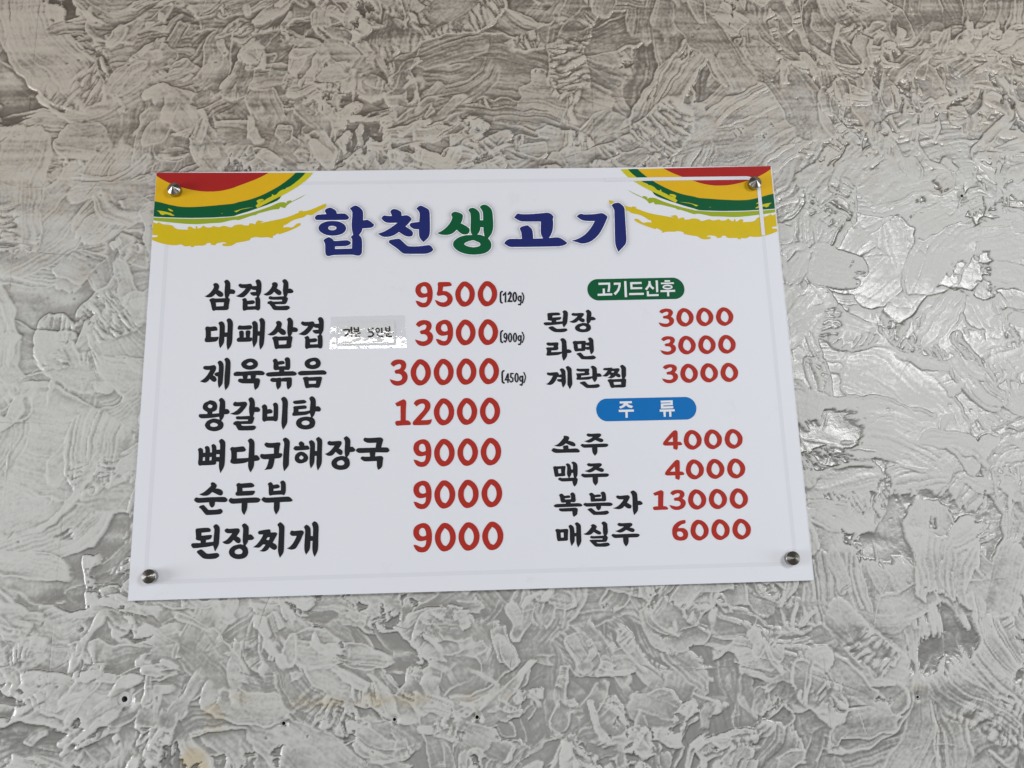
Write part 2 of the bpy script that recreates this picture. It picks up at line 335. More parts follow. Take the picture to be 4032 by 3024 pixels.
# ------------------------------------------------------------------ lettering outlines, tenths of a board millimetre (x y x y ...; | hole, / next piece)
DATA = [
    ('삼겹살', 'black', '778 4114 809 4127 852 4163 888 4213 902 4250 890 4279 900 4298 921 4308 947 4300 967 4280 975 4259 973 4232 964 4203 997 4184 1027 4160 1038 4133 1032 4109 1017 4100 988 4100 962 4114 929 4148 911 4125 886 4105 858 4096 826 4095 801 4103/1039 4324 1054 4343 1076 4353 1099 4342 1119 4318 1128 4290 1131 4253 1132 4211 1162 4209 1188 4195 1201 4174 1196 4150 1181 4139 1126 4140 1121 4118 1107 4083 1126 4076 1131 4057 1127 4017 1120 3963 1122 3943 1114 3916 1092 3905 1016 3903 940 3904 918 3896 896 3907 885 3941 872 3994 861 4032 846 4052 853 4069 881 4082 910 4083 926 4077 1068 4081 1063 4099 1054 4146 1052 4194 1053 4241 1055 4288|938 4018 1051 4018 1048 3966 947 3960/1240 4263 1248 4282 1267 4292 1286 4283 1350 4282 1401 4288 1421 4279 1436 4251 1495 4254 1489 4288 1474 4319 1489 4342 1514 4350 1537 4338 1555 4310 1562 4273 1564 4219 1560 4158 1548 4124 1533 4090 1546 4073 1553 4036 1556 3962 1554 3915 1540 3893 1518 3892 1495 3903 1447 3902 1371 3900 1337 3889 1321 3899 1312 3926 1310 3993 1309 4034 1297 4054 1317 4071 1339 4079 1358 4067 1372 4034 1442 4044 1468 4034 1482 4014 1470 3994 1444 3984 1380 3982 1381 3954 1489 3957 1486 4044 1476 4073 1504 4092 1498 4108 1452 4108 1423 4126 1406 4150 1419 4162 1490 4166 1487 4189 1449 4194 1420 4209 1399 4174 1363 4127 1326 4094 1294 4086 1256 4092 1208 4108 1242 4123 1285 4152 1322 4189 1345 4220 1295 4223 1259 4237/1593 4131 1630 4146 1673 4186 1704 4233 1712 4260 1705 4281 1718 4298 1740 4305 1772 4297 1789 4272 1787 4245 1776 4212 1814 4187 1839 4163 1844 4139 1835 4116 1813 4109 1787 4120 1764 4141 1741 4163 1720 4135 1688 4115 1650 4107 1615 4113/1847 4319 1861 4339 1883 4349 1909 4335 1931 4304 1938 4267 1940 4205 1967 4206 1996 4187 2012 4163 2001 4143 1972 4136 1934 4136 1928 4114 1916 4084 1936 4063 1933 4036 1922 4003 1909 3983 1890 3976 1757 3977 1773 3957 1802 3951 1891 3953 1936 3955 1958 3942 1968 3928 1959 3908 1934 3892 1906 3887 1766 3891 1737 3902 1707 3946 1680 3980 1658 3987 1651 4002 1666 4021 1704 4030 1730 4018 1856 4019 1855 4042 1710 4045 1678 4054 1666 4071 1673 4092 1692 4098 1734 4089 1881 4094 1870 4125 1862 4180 1864 4227 1866 4281'),
    ('대패삼겹', 'black', '812 3625 812 3655 834 3673 875 3666 945 3672 970 3654 982 3621 972 3609 891 3602 895 3520 956 3519 1001 3522 998 3492 979 3462 951 3450 845 3444 820 3453 811 3479 816 3504 822 3513 819 3607/988 3714 999 3733 1028 3746 1057 3728 1075 3693 1081 3654 1082 3582 1117 3582 1116 3653 1112 3718 1097 3757 1112 3779 1133 3787 1162 3769 1182 3738 1190 3695 1190 3583 1191 3480 1185 3420 1167 3373 1132 3325 1122 3361 1112 3422 1112 3514 1079 3515 1080 3456 1071 3422 1052 3388 1029 3355 1015 3389 1004 3458 1009 3526 1006 3673/1254 3635 1265 3672 1281 3680 1326 3674 1425 3680 1446 3669 1457 3651 1443 3626 1419 3615 1279 3616 1263 3622/1277 3581 1288 3600 1321 3604 1338 3589 1345 3567 1345 3504 1374 3505 1367 3571 1370 3597 1395 3607 1424 3600 1435 3583 1427 3505 1460 3499 1461 3466 1450 3449 1417 3441 1286 3440 1262 3444 1248 3470 1260 3496 1286 3506 1282 3547/1450 3709 1464 3733 1484 3743 1514 3724 1531 3689 1536 3591 1564 3590 1562 3705 1545 3753 1561 3775 1581 3784 1611 3765 1630 3726 1632 3678 1631 3532 1628 3454 1620 3394 1600 3352 1577 3323 1567 3361 1558 3430 1560 3523 1535 3525 1532 3448 1517 3405 1486 3353 1475 3389 1464 3449 1465 3518 1462 3664/1666 3543 1697 3556 1740 3592 1776 3642 1791 3679 1780 3708 1790 3726 1812 3737 1837 3729 1857 3708 1864 3688 1861 3661 1853 3632 1885 3613 1914 3589 1924 3562 1918 3538 1903 3529 1875 3529 1849 3543 1816 3577 1798 3554 1774 3535 1746 3525 1714 3524 1688 3533/1928 3752 1944 3771 1966 3781 1988 3770 2008 3746 2017 3719 2019 3682 2019 3640 2048 3637 2074 3623 2087 3603 2082 3579 2066 3567 2012 3568 2007 3547 1992 3512 2011 3505 2016 3486 2011 3446 2003 3393 2005 3373 1996 3346 1975 3335 1899 3333 1824 3334 1802 3327 1780 3337 1769 3371 1758 3424 1748 3461 1733 3482 1740 3498 1768 3511 1796 3513 1812 3506 1954 3510 1949 3528 1941 3575 1940 3622 1941 3669 1944 3717|1824 3447 1936 3448 1932 3396 1832 3390/2125 3694 2134 3713 2152 3722 2171 3714 2234 3713 2285 3719 2304 3709 2318 3682 2377 3684 2372 3718 2357 3749 2372 3773 2397 3780 2420 3768 2437 3741 2443 3703 2444 3649 2440 3589 2427 3555 2412 3522 2425 3505 2431 3468 2433 3394 2430 3347 2416 3325 2394 3324 2372 3335 2325 3334 2250 3332 2215 3321 2199 3331 2191 3358 2191 3425 2190 3466 2178 3486 2198 3502 2220 3511 2239 3498 2253 3466 2322 3475 2347 3466 2360 3445 2348 3426 2323 3416 2259 3414 2260 3386 2366 3388 2364 3476 2356 3504 2383 3524 2378 3539 2333 3539 2304 3557 2288 3581 2300 3593 2371 3597 2368 3620 2331 3624 2302 3640 2281 3605 2244 3559 2207 3526 2176 3518 2138 3524 2092 3539 2125 3554 2168 3584 2205 3620 2228 3651 2179 3654 2144 3668'),
    ('제육볶음', 'black', '808 3079 819 3105 844 3109 899 3108 953 3118 979 3102 987 3071 978 3032 947 2976 982 2953 1000 2922 997 2892 973 2878 943 2889 908 2922 884 2890 856 2873 822 2874 775 2892 820 2922 864 2969 891 3016 906 3049 851 3050 826 3060/1002 3150 1014 3172 1037 3180 1065 3162 1083 3131 1090 3082 1090 2986 1087 2908 1083 2855 1064 2821 1038 2790 1025 2830 1017 2892 1017 2953 986 2962 964 2989 984 3010 1023 3020 1023 3075 1018 3119/1092 3192 1105 3212 1128 3220 1156 3202 1174 3173 1181 3129 1182 3002 1180 2897 1176 2845 1157 2797 1125 2759 1113 2803 1106 2864 1105 2977 1109 3082 1109 3152/1324 3117 1336 3152 1372 3182 1418 3199 1469 3200 1512 3184 1547 3148 1554 3112 1541 3078 1500 3049 1450 3040 1399 3048 1352 3073|1398 3117 1421 3139 1454 3148 1484 3131 1489 3116 1468 3105 1439 3101 1414 3106/1226 2985 1236 3005 1274 3019 1341 3016 1467 3024 1585 3026 1628 3014 1652 2988 1642 2966 1621 2959 1535 2964 1526 2920 1564 2919 1586 2902 1591 2875 1584 2836 1578 2810 1564 2784 1528 2753 1514 2785 1506 2846 1364 2850 1313 2864 1290 2884 1295 2908 1315 2920 1358 2915 1350 2956 1251 2955 1232 2966|1423 2962 1457 2961 1464 2919 1416 2916/1752 3159 1766 3183 1791 3195 1813 3178 1828 3146 1843 3155 1894 3158 1920 3136 1917 3116 1887 3107 1836 3102 1837 3082 1929 3083 1927 3144 1913 3182 1931 3204 1956 3210 1980 3196 1992 3165 1996 3073 1987 3038 1970 3025 1916 3030 1917 3008 2026 3009 2068 2996 2090 2970 2074 2950 2044 2944 1892 2943 1715 2938 1681 2949 1666 2970 1679 2991 1717 3001 1846 3005 1845 3032 1805 3026 1779 3033 1766 3060 1766 3130/1727 2885 1737 2911 1766 2920 1808 2916 1863 2922 1879 2910 1901 2918 2002 2923 2022 2905 2024 2853 2022 2809 2006 2779 1976 2750 1960 2776 1952 2828 1954 2861 1879 2866 1878 2830 1870 2791 1835 2751 1817 2783 1808 2831 1810 2860 1768 2860 1742 2869/2190 3108 2200 3148 2238 3178 2284 3192 2335 3196 2378 3180 2408 3139 2412 3099 2393 3060 2351 3037 2300 3031 2249 3041 2210 3066|2260 3116 2281 3135 2319 3145 2345 3127 2345 3108 2320 3094 2290 3091 2269 3100/2101 2978 2110 2996 2152 3010 2271 3010 2432 3015 2471 3006 2496 2979 2491 2957 2467 2949 2315 2950 2146 2945 2116 2956/2170 2907 2184 2921 2231 2926 2252 2918 2400 2924 2430 2919 2434 2897 2423 2844 2407 2788 2391 2765 2361 2766 2302 2772 2234 2763 2213 2770 2200 2806 2186 2867|2252 2866 2355 2866 2350 2826 2257 2824'),
    ('왕갈비탕', 'black', '831 2524 839 2570 866 2598 905 2614 921 2624 953 2621 994 2604 1020 2570 1028 2528 1019 2491 992 2471 965 2460 964 2437 1054 2441 1054 2499 1059 2586 1042 2624 1057 2646 1080 2656 1109 2634 1130 2597 1136 2497 1164 2498 1189 2475 1199 2454 1186 2434 1167 2426 1127 2425 1120 2390 1109 2366 1090 2337 1116 2308 1123 2271 1107 2230 1068 2207 1013 2194 949 2204 900 2231 874 2273 880 2309 906 2342 957 2365 997 2371 1029 2364 1066 2354 1058 2392 949 2378 829 2375 796 2389 783 2414 790 2435 826 2436 898 2435 897 2461 860 2483 838 2504|897 2540 908 2560 932 2566 960 2551 959 2530 942 2516 914 2519|940 2283 952 2300 988 2313 1032 2298 1049 2281 1038 2265 994 2255 954 2264/1237 2563 1248 2586 1268 2598 1292 2589 1393 2595 1418 2582 1429 2557 1416 2524 1385 2479 1355 2443 1323 2419 1276 2412 1235 2421 1202 2434 1250 2449 1297 2481 1328 2514 1343 2532 1271 2531 1246 2544/1442 2623 1455 2646 1479 2656 1508 2638 1525 2605 1533 2563 1534 2515 1561 2518 1590 2504 1608 2477 1599 2454 1580 2446 1531 2447 1524 2414 1517 2390 1532 2369 1527 2340 1509 2291 1489 2283 1353 2285 1370 2265 1410 2260 1514 2262 1546 2257 1561 2236 1548 2212 1516 2196 1340 2198 1316 2213 1286 2263 1257 2280 1250 2301 1271 2323 1311 2330 1335 2326 1447 2327 1447 2346 1306 2349 1284 2362 1283 2387 1308 2396 1348 2393 1469 2397 1459 2449 1455 2507 1460 2573/1625 2519 1637 2540 1660 2554 1685 2541 1700 2514 1703 2480 1739 2485 1764 2471 1777 2443 1761 2425 1725 2420 1704 2418 1705 2381 1787 2384 1787 2508 1774 2545 1789 2567 1809 2575 1834 2560 1848 2527 1851 2399 1848 2341 1837 2316 1813 2311 1789 2320 1696 2320 1669 2308 1648 2321 1638 2350 1636 2486/1882 2622 1900 2644 1924 2652 1953 2633 1971 2603 1979 2561 1978 2437 1978 2305 1963 2256 1923 2193 1908 2233 1898 2290 1902 2439 1902 2571/2045 2572 2055 2591 2079 2594 2180 2603 2209 2596 2231 2572 2214 2556 2181 2549 2084 2545 2060 2553/2049 2498 2065 2516 2101 2519 2206 2526 2231 2514 2235 2494 2224 2477 2125 2471 2124 2440 2208 2442 2277 2454 2279 2513 2282 2571 2265 2620 2280 2642 2305 2652 2333 2633 2354 2595 2359 2507 2393 2509 2417 2489 2428 2464 2418 2440 2402 2434 2354 2437 2339 2388 2315 2355 2344 2326 2355 2280 2342 2231 2306 2203 2238 2190 2174 2198 2125 2224 2098 2261 2097 2302 2122 2339 2166 2360 2234 2369 2295 2360 2278 2414 2234 2394 2193 2389 2073 2381 2048 2384 2040 2403 2046 2423 2055 2435 2056 2477|2168 2284 2183 2303 2223 2314 2264 2303 2279 2282 2269 2261 2229 2250 2184 2259'),
    ('뼈다귀해장국', 'black', '795 1945 804 1964 827 1974 849 1965 864 1944 870 1904 896 1908 895 1946 886 1971 894 1990 915 1997 940 1986 953 1960 959 1907 985 1908 981 1969 971 2000 981 2014 1002 2022 1027 2005 1040 1980 1044 1941 1067 1944 1090 1943 1087 2016 1069 2056 1082 2079 1107 2091 1135 2072 1154 2046 1159 2015 1161 1934 1162 1834 1161 1754 1151 1704 1131 1662 1108 1625 1098 1663 1085 1712 1085 1777 1050 1782 1045 1756 1028 1740 924 1735 858 1735 834 1731 815 1744 807 1775 810 1843 804 1930|869 1844 895 1846 897 1798 868 1797|957 1845 984 1846 984 1802 956 1799|1044 1882 1088 1878 1088 1845 1043 1845/1222 1948 1234 1966 1252 1976 1274 1971 1341 1976 1386 1981 1411 1971 1437 1933 1429 1918 1405 1906 1317 1903 1320 1818 1472 1822 1474 1926 1474 2014 1454 2055 1469 2076 1494 2089 1521 2072 1542 2043 1549 2006 1552 1854 1581 1858 1606 1839 1627 1809 1617 1789 1593 1779 1553 1776 1552 1726 1541 1682 1509 1625 1487 1659 1473 1709 1471 1774 1441 1758 1380 1748 1295 1744 1258 1751 1236 1767 1235 1795 1244 1814 1239 1913/1677 1996 1689 2018 1710 2026 1738 2018 1799 2018 1860 2024 1888 2019 1896 1997 1887 1972 1877 1878 1896 1876 1917 1869 1924 1853 1912 1825 1892 1810 1861 1805 1824 1803 1817 1750 1806 1701 1792 1673 1774 1661 1744 1659 1689 1653 1712 1678 1729 1721 1740 1764 1745 1797 1690 1797 1653 1807 1634 1826 1627 1845 1632 1866 1651 1872 1688 1866 1810 1873 1808 1949 1734 1952 1703 1964/1922 2056 1936 2078 1962 2088 1992 2070 2014 2042 2020 2007 2017 1913 2015 1789 2014 1717 1999 1684 1955 1629 1942 1666 1934 1729 1937 1884 1944 2009/2067 1934 2082 1958 2097 1968 2151 1965 2136 1998 2148 2020 2168 2034 2194 2018 2213 1999 2217 1969 2250 1972 2272 1960 2286 1932 2276 1916 2246 1911 2111 1905 2083 1915/2090 1799 2097 1843 2124 1873 2163 1889 2203 1884 2241 1858 2266 1826 2270 1795 2255 1761 2219 1739 2161 1729 2124 1743 2099 1768|2150 1810 2162 1829 2177 1838 2205 1818 2205 1800 2187 1784 2169 1785 2153 1798/2274 2017 2286 2035 2307 2045 2332 2031 2353 2005 2358 1974 2359 1894 2386 1895 2386 1954 2384 2017 2369 2052 2381 2074 2402 2087 2430 2069 2451 2041 2455 2009 2453 1872 2454 1747 2447 1710 2429 1670 2401 1626 2391 1662 2381 1718 2383 1825 2357 1826 2356 1768 2351 1731 2334 1694 2307 1658 2297 1695 2288 1745 2290 1876 2291 1963/2520 2001 2533 2019 2552 2027 2576 2020 2691 2024 2713 2009 2716 1987 2704 1959 2678 1922 2708 1906 2727 1887 2730 1859 2721 1837 2700 1830 2675 1841 2637 1876 2610 1843 2583 1825 2549 1822 2518 1833 2493 1853 2530 1867 2566 1894 2600 1934 2619 1961 2565 1963 2534 1976/2741 2056 2755 2076 2781 2088 2808 2067 2828 2041 2833 2007 2832 1939 2859 1941 2881 1924 2904 1894 2890 1877 2866 1868 2827 1867 2820 1838 2793 1798 2818 1769 2829 1726 2828 1694 2810 1661 2773 1637 2712 1628 2657 1637 2610 1662 2585 1700 2583 1738 2599 1768 2636 1799 2685 1813 2728 1818 2768 1808 2758 1846 2756 1896 2759 2015|2654 1720 2664 1742 2713 1761 2747 1743 2757 1721 2742 1696 2705 1691 2668 1698/3005 2028 3014 2050 3028 2062 3059 2055 3127 2055 3189 2058 3236 2059 3261 2047 3275 2024 3270 2006 3249 1922 3320 1920 3345 1907 3362 1881 3348 1860 3323 1850 3172 1856 3166 1801 3246 1806 3268 1793 3277 1771 3271 1733 3265 1671 3247 1641 3213 1616 3198 1642 3191 1686 3191 1737 3031 1736 2993 1756 2970 1779 2981 1796 2999 1805 3030 1800 3099 1800 3094 1853 2956 1851 2924 1867 2906 1884 2921 1910 2939 1919 2980 1920 3172 1921 3183 1986 3072 1987 3028 2005'),
    ('순두부', 'black', '843 1350 893 1371 938 1406 983 1449 995 1465 986 1486 997 1502 1016 1507 1044 1494 1068 1467 1068 1443 1056 1422 1090 1419 1128 1405 1152 1378 1154 1347 1138 1329 1114 1328 1081 1342 1013 1376 984 1348 955 1331 912 1327 875 1334/779 1273 788 1296 807 1311 844 1302 963 1307 1069 1308 1175 1307 1206 1289 1221 1267 1211 1246 1182 1236 1057 1243 1054 1206 1042 1183 1019 1166 995 1188 980 1222 979 1240 837 1236 800 1252/848 1175 859 1195 901 1208 918 1200 971 1145 997 1141 1076 1142 1129 1152 1149 1141 1164 1118 1155 1097 1126 1080 1080 1076 961 1073 937 1083 906 1120 871 1161/1323 1457 1334 1477 1357 1489 1388 1480 1514 1487 1548 1472 1569 1448 1553 1429 1517 1422 1410 1418 1412 1379 1485 1380 1565 1380 1579 1363 1563 1334 1537 1319 1348 1316 1327 1326 1320 1346 1326 1363 1337 1373 1336 1437/1232 1255 1246 1281 1262 1292 1299 1282 1428 1287 1582 1290 1628 1282 1654 1261 1640 1234 1611 1220 1484 1218 1483 1162 1475 1122 1446 1058 1419 1097 1408 1137 1406 1217 1292 1213 1258 1224/1742 1463 1755 1480 1782 1491 1802 1472 1815 1449 1866 1458 1890 1446 1905 1424 1888 1406 1851 1399 1820 1398 1821 1370 1919 1376 1916 1452 1904 1480 1918 1500 1945 1508 1969 1488 1981 1454 1984 1376 1977 1330 1961 1308 1924 1318 1807 1314 1784 1306 1766 1318 1758 1349 1755 1429/1664 1257 1678 1280 1698 1292 1728 1282 1895 1287 2015 1290 2049 1274 2080 1240 2063 1224 2037 1220 1909 1218 1909 1151 1900 1111 1865 1053 1844 1092 1833 1133 1832 1216 1737 1215 1697 1226'),
    ('된장찌개', 'black', '819 872 822 895 842 903 974 908 1007 894 1018 869 1009 852 899 844 900 806 1019 814 1038 805 1035 784 1014 756 963 747 962 717 1059 724 1060 792 1064 882 1047 920 1062 942 1084 953 1116 932 1135 893 1136 774 1132 692 1117 652 1087 595 1073 628 1059 672 977 658 814 645 789 656 771 686 779 706 803 713 893 711 892 739 846 749 827 766 830 794/848 596 861 614 901 629 926 618 973 578 1006 571 1112 578 1137 562 1144 537 1123 517 1091 504 1026 500 960 506 927 520 884 556/1196 868 1210 885 1228 893 1253 886 1369 890 1392 875 1396 853 1384 824 1359 787 1390 771 1409 751 1414 723 1405 701 1384 694 1358 705 1319 741 1292 707 1265 689 1231 687 1199 697 1173 718 1210 731 1246 759 1279 799 1298 827 1243 828 1211 842/1420 922 1433 943 1459 954 1487 933 1508 907 1514 872 1515 803 1542 806 1565 788 1589 758 1576 740 1551 731 1512 731 1505 701 1479 661 1505 632 1517 588 1517 556 1500 522 1463 498 1401 489 1345 498 1297 525 1270 563 1267 601 1283 632 1319 662 1369 676 1412 682 1453 671 1442 709 1438 760 1439 880|1340 583 1350 605 1399 624 1434 606 1444 583 1430 559 1392 553 1355 561/1636 822 1640 842 1660 851 1775 866 1796 854 1801 823 1867 824 1889 802 1877 774 1832 689 1872 668 1891 638 1882 606 1858 593 1825 608 1795 633 1768 597 1735 579 1702 578 1661 588 1693 603 1739 666 1707 672 1680 644 1651 629 1577 637 1625 674 1672 734 1705 799 1653 802|1764 761 1793 761 1780 723 1745 732/1885 922 1905 946 1925 956 1955 932 1979 899 1982 849 1982 710 1981 595 1970 546 1931 491 1913 540 1903 597 1907 753 1907 876/2052 802 2062 831 2078 841 2107 835 2202 841 2227 830 2236 805 2220 769 2193 704 2161 647 2134 607 2097 594 2064 594 2018 610 2055 630 2095 674 2126 730 2143 769 2092 770 2067 780/2234 880 2250 902 2271 914 2300 894 2322 861 2328 764 2355 763 2355 864 2337 922 2353 945 2374 956 2403 939 2424 903 2430 854 2428 747 2429 624 2419 558 2384 490 2366 527 2352 593 2352 698 2325 699 2323 618 2312 578 2272 522 2254 563 2246 620 2250 743 2252 842'),
    ('된장', 'black', '5573 3760 5578 3777 5597 3782 5719 3786 5749 3776 5757 3758 5747 3746 5645 3740 5644 3713 5754 3719 5770 3713 5767 3698 5745 3678 5697 3671 5694 3650 5784 3655 5790 3703 5800 3768 5787 3794 5803 3810 5824 3819 5852 3803 5866 3775 5859 3690 5849 3632 5832 3603 5800 3563 5790 3586 5780 3617 5704 3607 5552 3598 5530 3606 5515 3626 5523 3641 5546 3646 5630 3645 5630 3665 5589 3672 5573 3684 5577 3704/5579 3562 5593 3575 5631 3586 5653 3578 5694 3550 5724 3545 5823 3551 5845 3538 5849 3521 5828 3507 5798 3497 5737 3494 5677 3498 5647 3508 5610 3534/5913 3757 5926 3770 5943 3776 5966 3771 6070 3774 6090 3763 6092 3747 6080 3727 6054 3701 6080 3689 6097 3675 6099 3654 6090 3639 6070 3634 6047 3642 6015 3667 5988 3643 5962 3630 5931 3628 5903 3636 5881 3650 5916 3660 5950 3680 5983 3709 6002 3729 5953 3730 5925 3739/6118 3797 6132 3812 6156 3820 6179 3805 6196 3786 6200 3761 6196 3712 6220 3714 6239 3702 6259 3680 6246 3668 6223 3661 6188 3661 6180 3640 6153 3611 6174 3590 6182 3558 6180 3536 6162 3512 6128 3494 6071 3488 6021 3494 5979 3513 5958 3540 5958 3567 5974 3589 6009 3611 6055 3622 6094 3625 6131 3618 6124 3645 6124 3681 6132 3767|6022 3555 6033 3570 6078 3584 6109 3571 6116 3555 6102 3537 6068 3534 6034 3539'),
    ('라면', 'black', '5542 3329 5552 3346 5574 3351 5601 3347 5700 3350 5714 3337 5714 3318 5706 3293 5711 3261 5701 3242 5676 3233 5609 3233 5608 3208 5756 3213 5760 3317 5755 3361 5738 3387 5754 3403 5779 3410 5806 3395 5826 3360 5828 3316 5831 3245 5861 3244 5885 3229 5896 3209 5883 3194 5858 3190 5831 3189 5829 3158 5812 3120 5778 3078 5763 3109 5756 3147 5756 3188 5717 3169 5674 3163 5563 3158 5542 3163 5537 3179 5546 3198 5548 3239 5536 3268 5550 3278 5643 3280 5644 3300 5581 3301 5557 3311/5914 3342 5924 3359 5949 3367 5976 3362 6081 3365 6100 3355 6100 3337 6145 3341 6146 3360 6129 3392 6142 3406 6164 3413 6188 3401 6205 3378 6208 3340 6208 3226 6196 3194 6169 3164 6156 3189 6146 3233 6112 3233 6089 3244 6086 3225 6068 3216 5994 3214 5951 3211 5937 3225 5926 3263 5925 3307|5982 3314 6035 3318 6032 3256 5986 3257|6097 3310 6115 3294 6142 3292 6142 3276 6090 3274/5960 3171 5972 3186 6012 3195 6033 3182 6059 3150 6083 3142 6150 3144 6191 3150 6218 3137 6232 3118 6216 3100 6179 3091 6038 3097 6014 3113 5985 3151'),
    ('계란찜', 'black', '5531 2899 5539 2912 5551 2919 5578 2915 5670 2921 5694 2911 5702 2883 5736 2887 5734 2917 5716 2952 5727 2967 5751 2974 5775 2960 5794 2934 5796 2894 5797 2819 5795 2769 5781 2735 5753 2696 5741 2727 5732 2777 5701 2781 5680 2793 5670 2810 5684 2820 5733 2823 5734 2842 5700 2846 5680 2849 5653 2797 5621 2760 5584 2740 5548 2742 5513 2754 5542 2765 5580 2805 5619 2869 5577 2871 5547 2881/5801 2984 5813 2998 5835 3005 5862 2989 5882 2961 5883 2923 5884 2830 5884 2749 5871 2718 5845 2672 5826 2713 5815 2744 5820 2862 5820 2931/5945 2944 5952 2959 5968 2966 6001 2961 6120 2962 6132 2949 6121 2906 6131 2893 6125 2874 6110 2867 6012 2862 6009 2839 6166 2852 6169 2917 6167 2955 6149 2983 6162 2997 6180 3003 6207 2992 6231 2969 6235 2935 6235 2891 6273 2890 6293 2871 6297 2853 6291 2840 6236 2840 6229 2810 6215 2785 6195 2764 6179 2786 6162 2824 6134 2809 6091 2803 5957 2803 5942 2813 5945 2831 5953 2841 5949 2872 5940 2888 5949 2897 6062 2901 6063 2919 5993 2921 5963 2931/5987 2756 5998 2771 6051 2781 6071 2770 6094 2741 6118 2731 6185 2733 6238 2740 6258 2728 6268 2710 6250 2694 6213 2683 6086 2684 6065 2695 6027 2727/6323 2940 6328 2958 6344 2965 6448 2970 6456 2955 6539 2958 6554 2944 6550 2925 6524 2886 6547 2875 6564 2850 6557 2831 6538 2826 6514 2834 6494 2851 6471 2830 6440 2818 6415 2818 6376 2827 6404 2837 6424 2862 6405 2869 6384 2850 6359 2841 6301 2851 6333 2870 6365 2901 6385 2930 6342 2932|6445 2916 6479 2918 6464 2895 6434 2904/6562 2984 6575 3000 6597 3006 6624 2989 6643 2964 6644 2926 6639 2851 6630 2830 6618 2811 6637 2798 6636 2770 6629 2721 6628 2702 6616 2687 6591 2681 6469 2682 6444 2677 6420 2683 6409 2707 6394 2757 6376 2782 6381 2797 6415 2807 6451 2802 6583 2807 6576 2840 6576 2909 6577 2953|6458 2762 6566 2762 6562 2726 6465 2722'),
    ('소주', 'black', '5594 1888 5640 1906 5679 1937 5715 1977 5732 1996 5727 2012 5742 2024 5764 2022 5795 2013 5809 1994 5803 1975 5790 1954 5830 1945 5867 1929 5886 1907 5889 1888 5878 1875 5855 1874 5828 1883 5756 1917 5727 1894 5695 1880 5664 1875 5623 1881/5556 1825 5568 1845 5590 1857 5622 1848 5668 1841 5722 1840 5714 1873 5727 1885 5774 1892 5790 1884 5793 1842 5838 1844 5895 1846 5926 1833 5947 1805 5934 1792 5918 1787 5767 1789 5635 1788 5597 1794 5573 1807/6044 2027 6056 2042 6075 2048 6106 2042 6220 2046 6245 2035 6249 2019 6237 2003 6209 1983 6242 1976 6270 1961 6274 1942 6262 1926 6239 1922 6208 1932 6160 1954 6126 1933 6091 1921 6062 1921 6010 1942 6051 1953 6097 1975 6133 1999 6073 2002/5957 1885 5967 1898 5983 1906 6011 1900 6118 1901 6245 1903 6308 1902 6333 1893 6339 1878 6328 1864 6302 1854 6187 1852 6186 1798 6175 1767 6148 1736 6122 1775 6114 1806 6113 1852 6015 1850 5984 1860'),
    ('맥주', 'black', '5570 1593 5577 1604 5603 1610 5621 1606 5728 1610 5741 1602 5739 1583 5733 1546 5731 1502 5735 1489 5728 1474 5710 1470 5641 1468 5606 1463 5591 1471 5583 1506 5576 1562|5635 1567 5676 1570 5678 1513 5641 1510/5743 1627 5754 1639 5770 1644 5792 1635 5809 1612 5814 1581 5818 1558 5838 1560 5840 1606 5838 1631 5820 1650 5830 1661 5852 1665 5880 1652 5901 1623 5904 1585 5902 1523 5896 1479 5880 1447 5897 1429 5896 1405 5883 1361 5853 1325 5835 1347 5827 1375 5823 1400 5694 1398 5657 1410 5630 1430 5640 1445 5662 1454 5683 1445 5777 1446 5760 1480 5755 1508 5760 1557 5760 1595 5753 1614|5819 1511 5839 1512 5841 1481 5849 1448 5786 1447 5803 1469 5813 1491/6031 1618 6042 1634 6062 1640 6093 1634 6208 1637 6232 1626 6236 1610 6224 1594 6196 1574 6229 1568 6257 1553 6261 1534 6249 1518 6227 1514 6195 1524 6147 1546 6113 1525 6078 1513 6049 1514 5996 1534 6038 1546 6083 1566 6119 1591 6059 1594/5943 1477 5953 1491 5969 1499 5997 1493 6105 1494 6232 1495 6295 1494 6320 1485 6327 1470 6316 1457 6290 1446 6174 1445 6173 1391 6162 1360 6135 1330 6108 1368 6100 1399 6100 1445 6001 1443 5970 1453'),
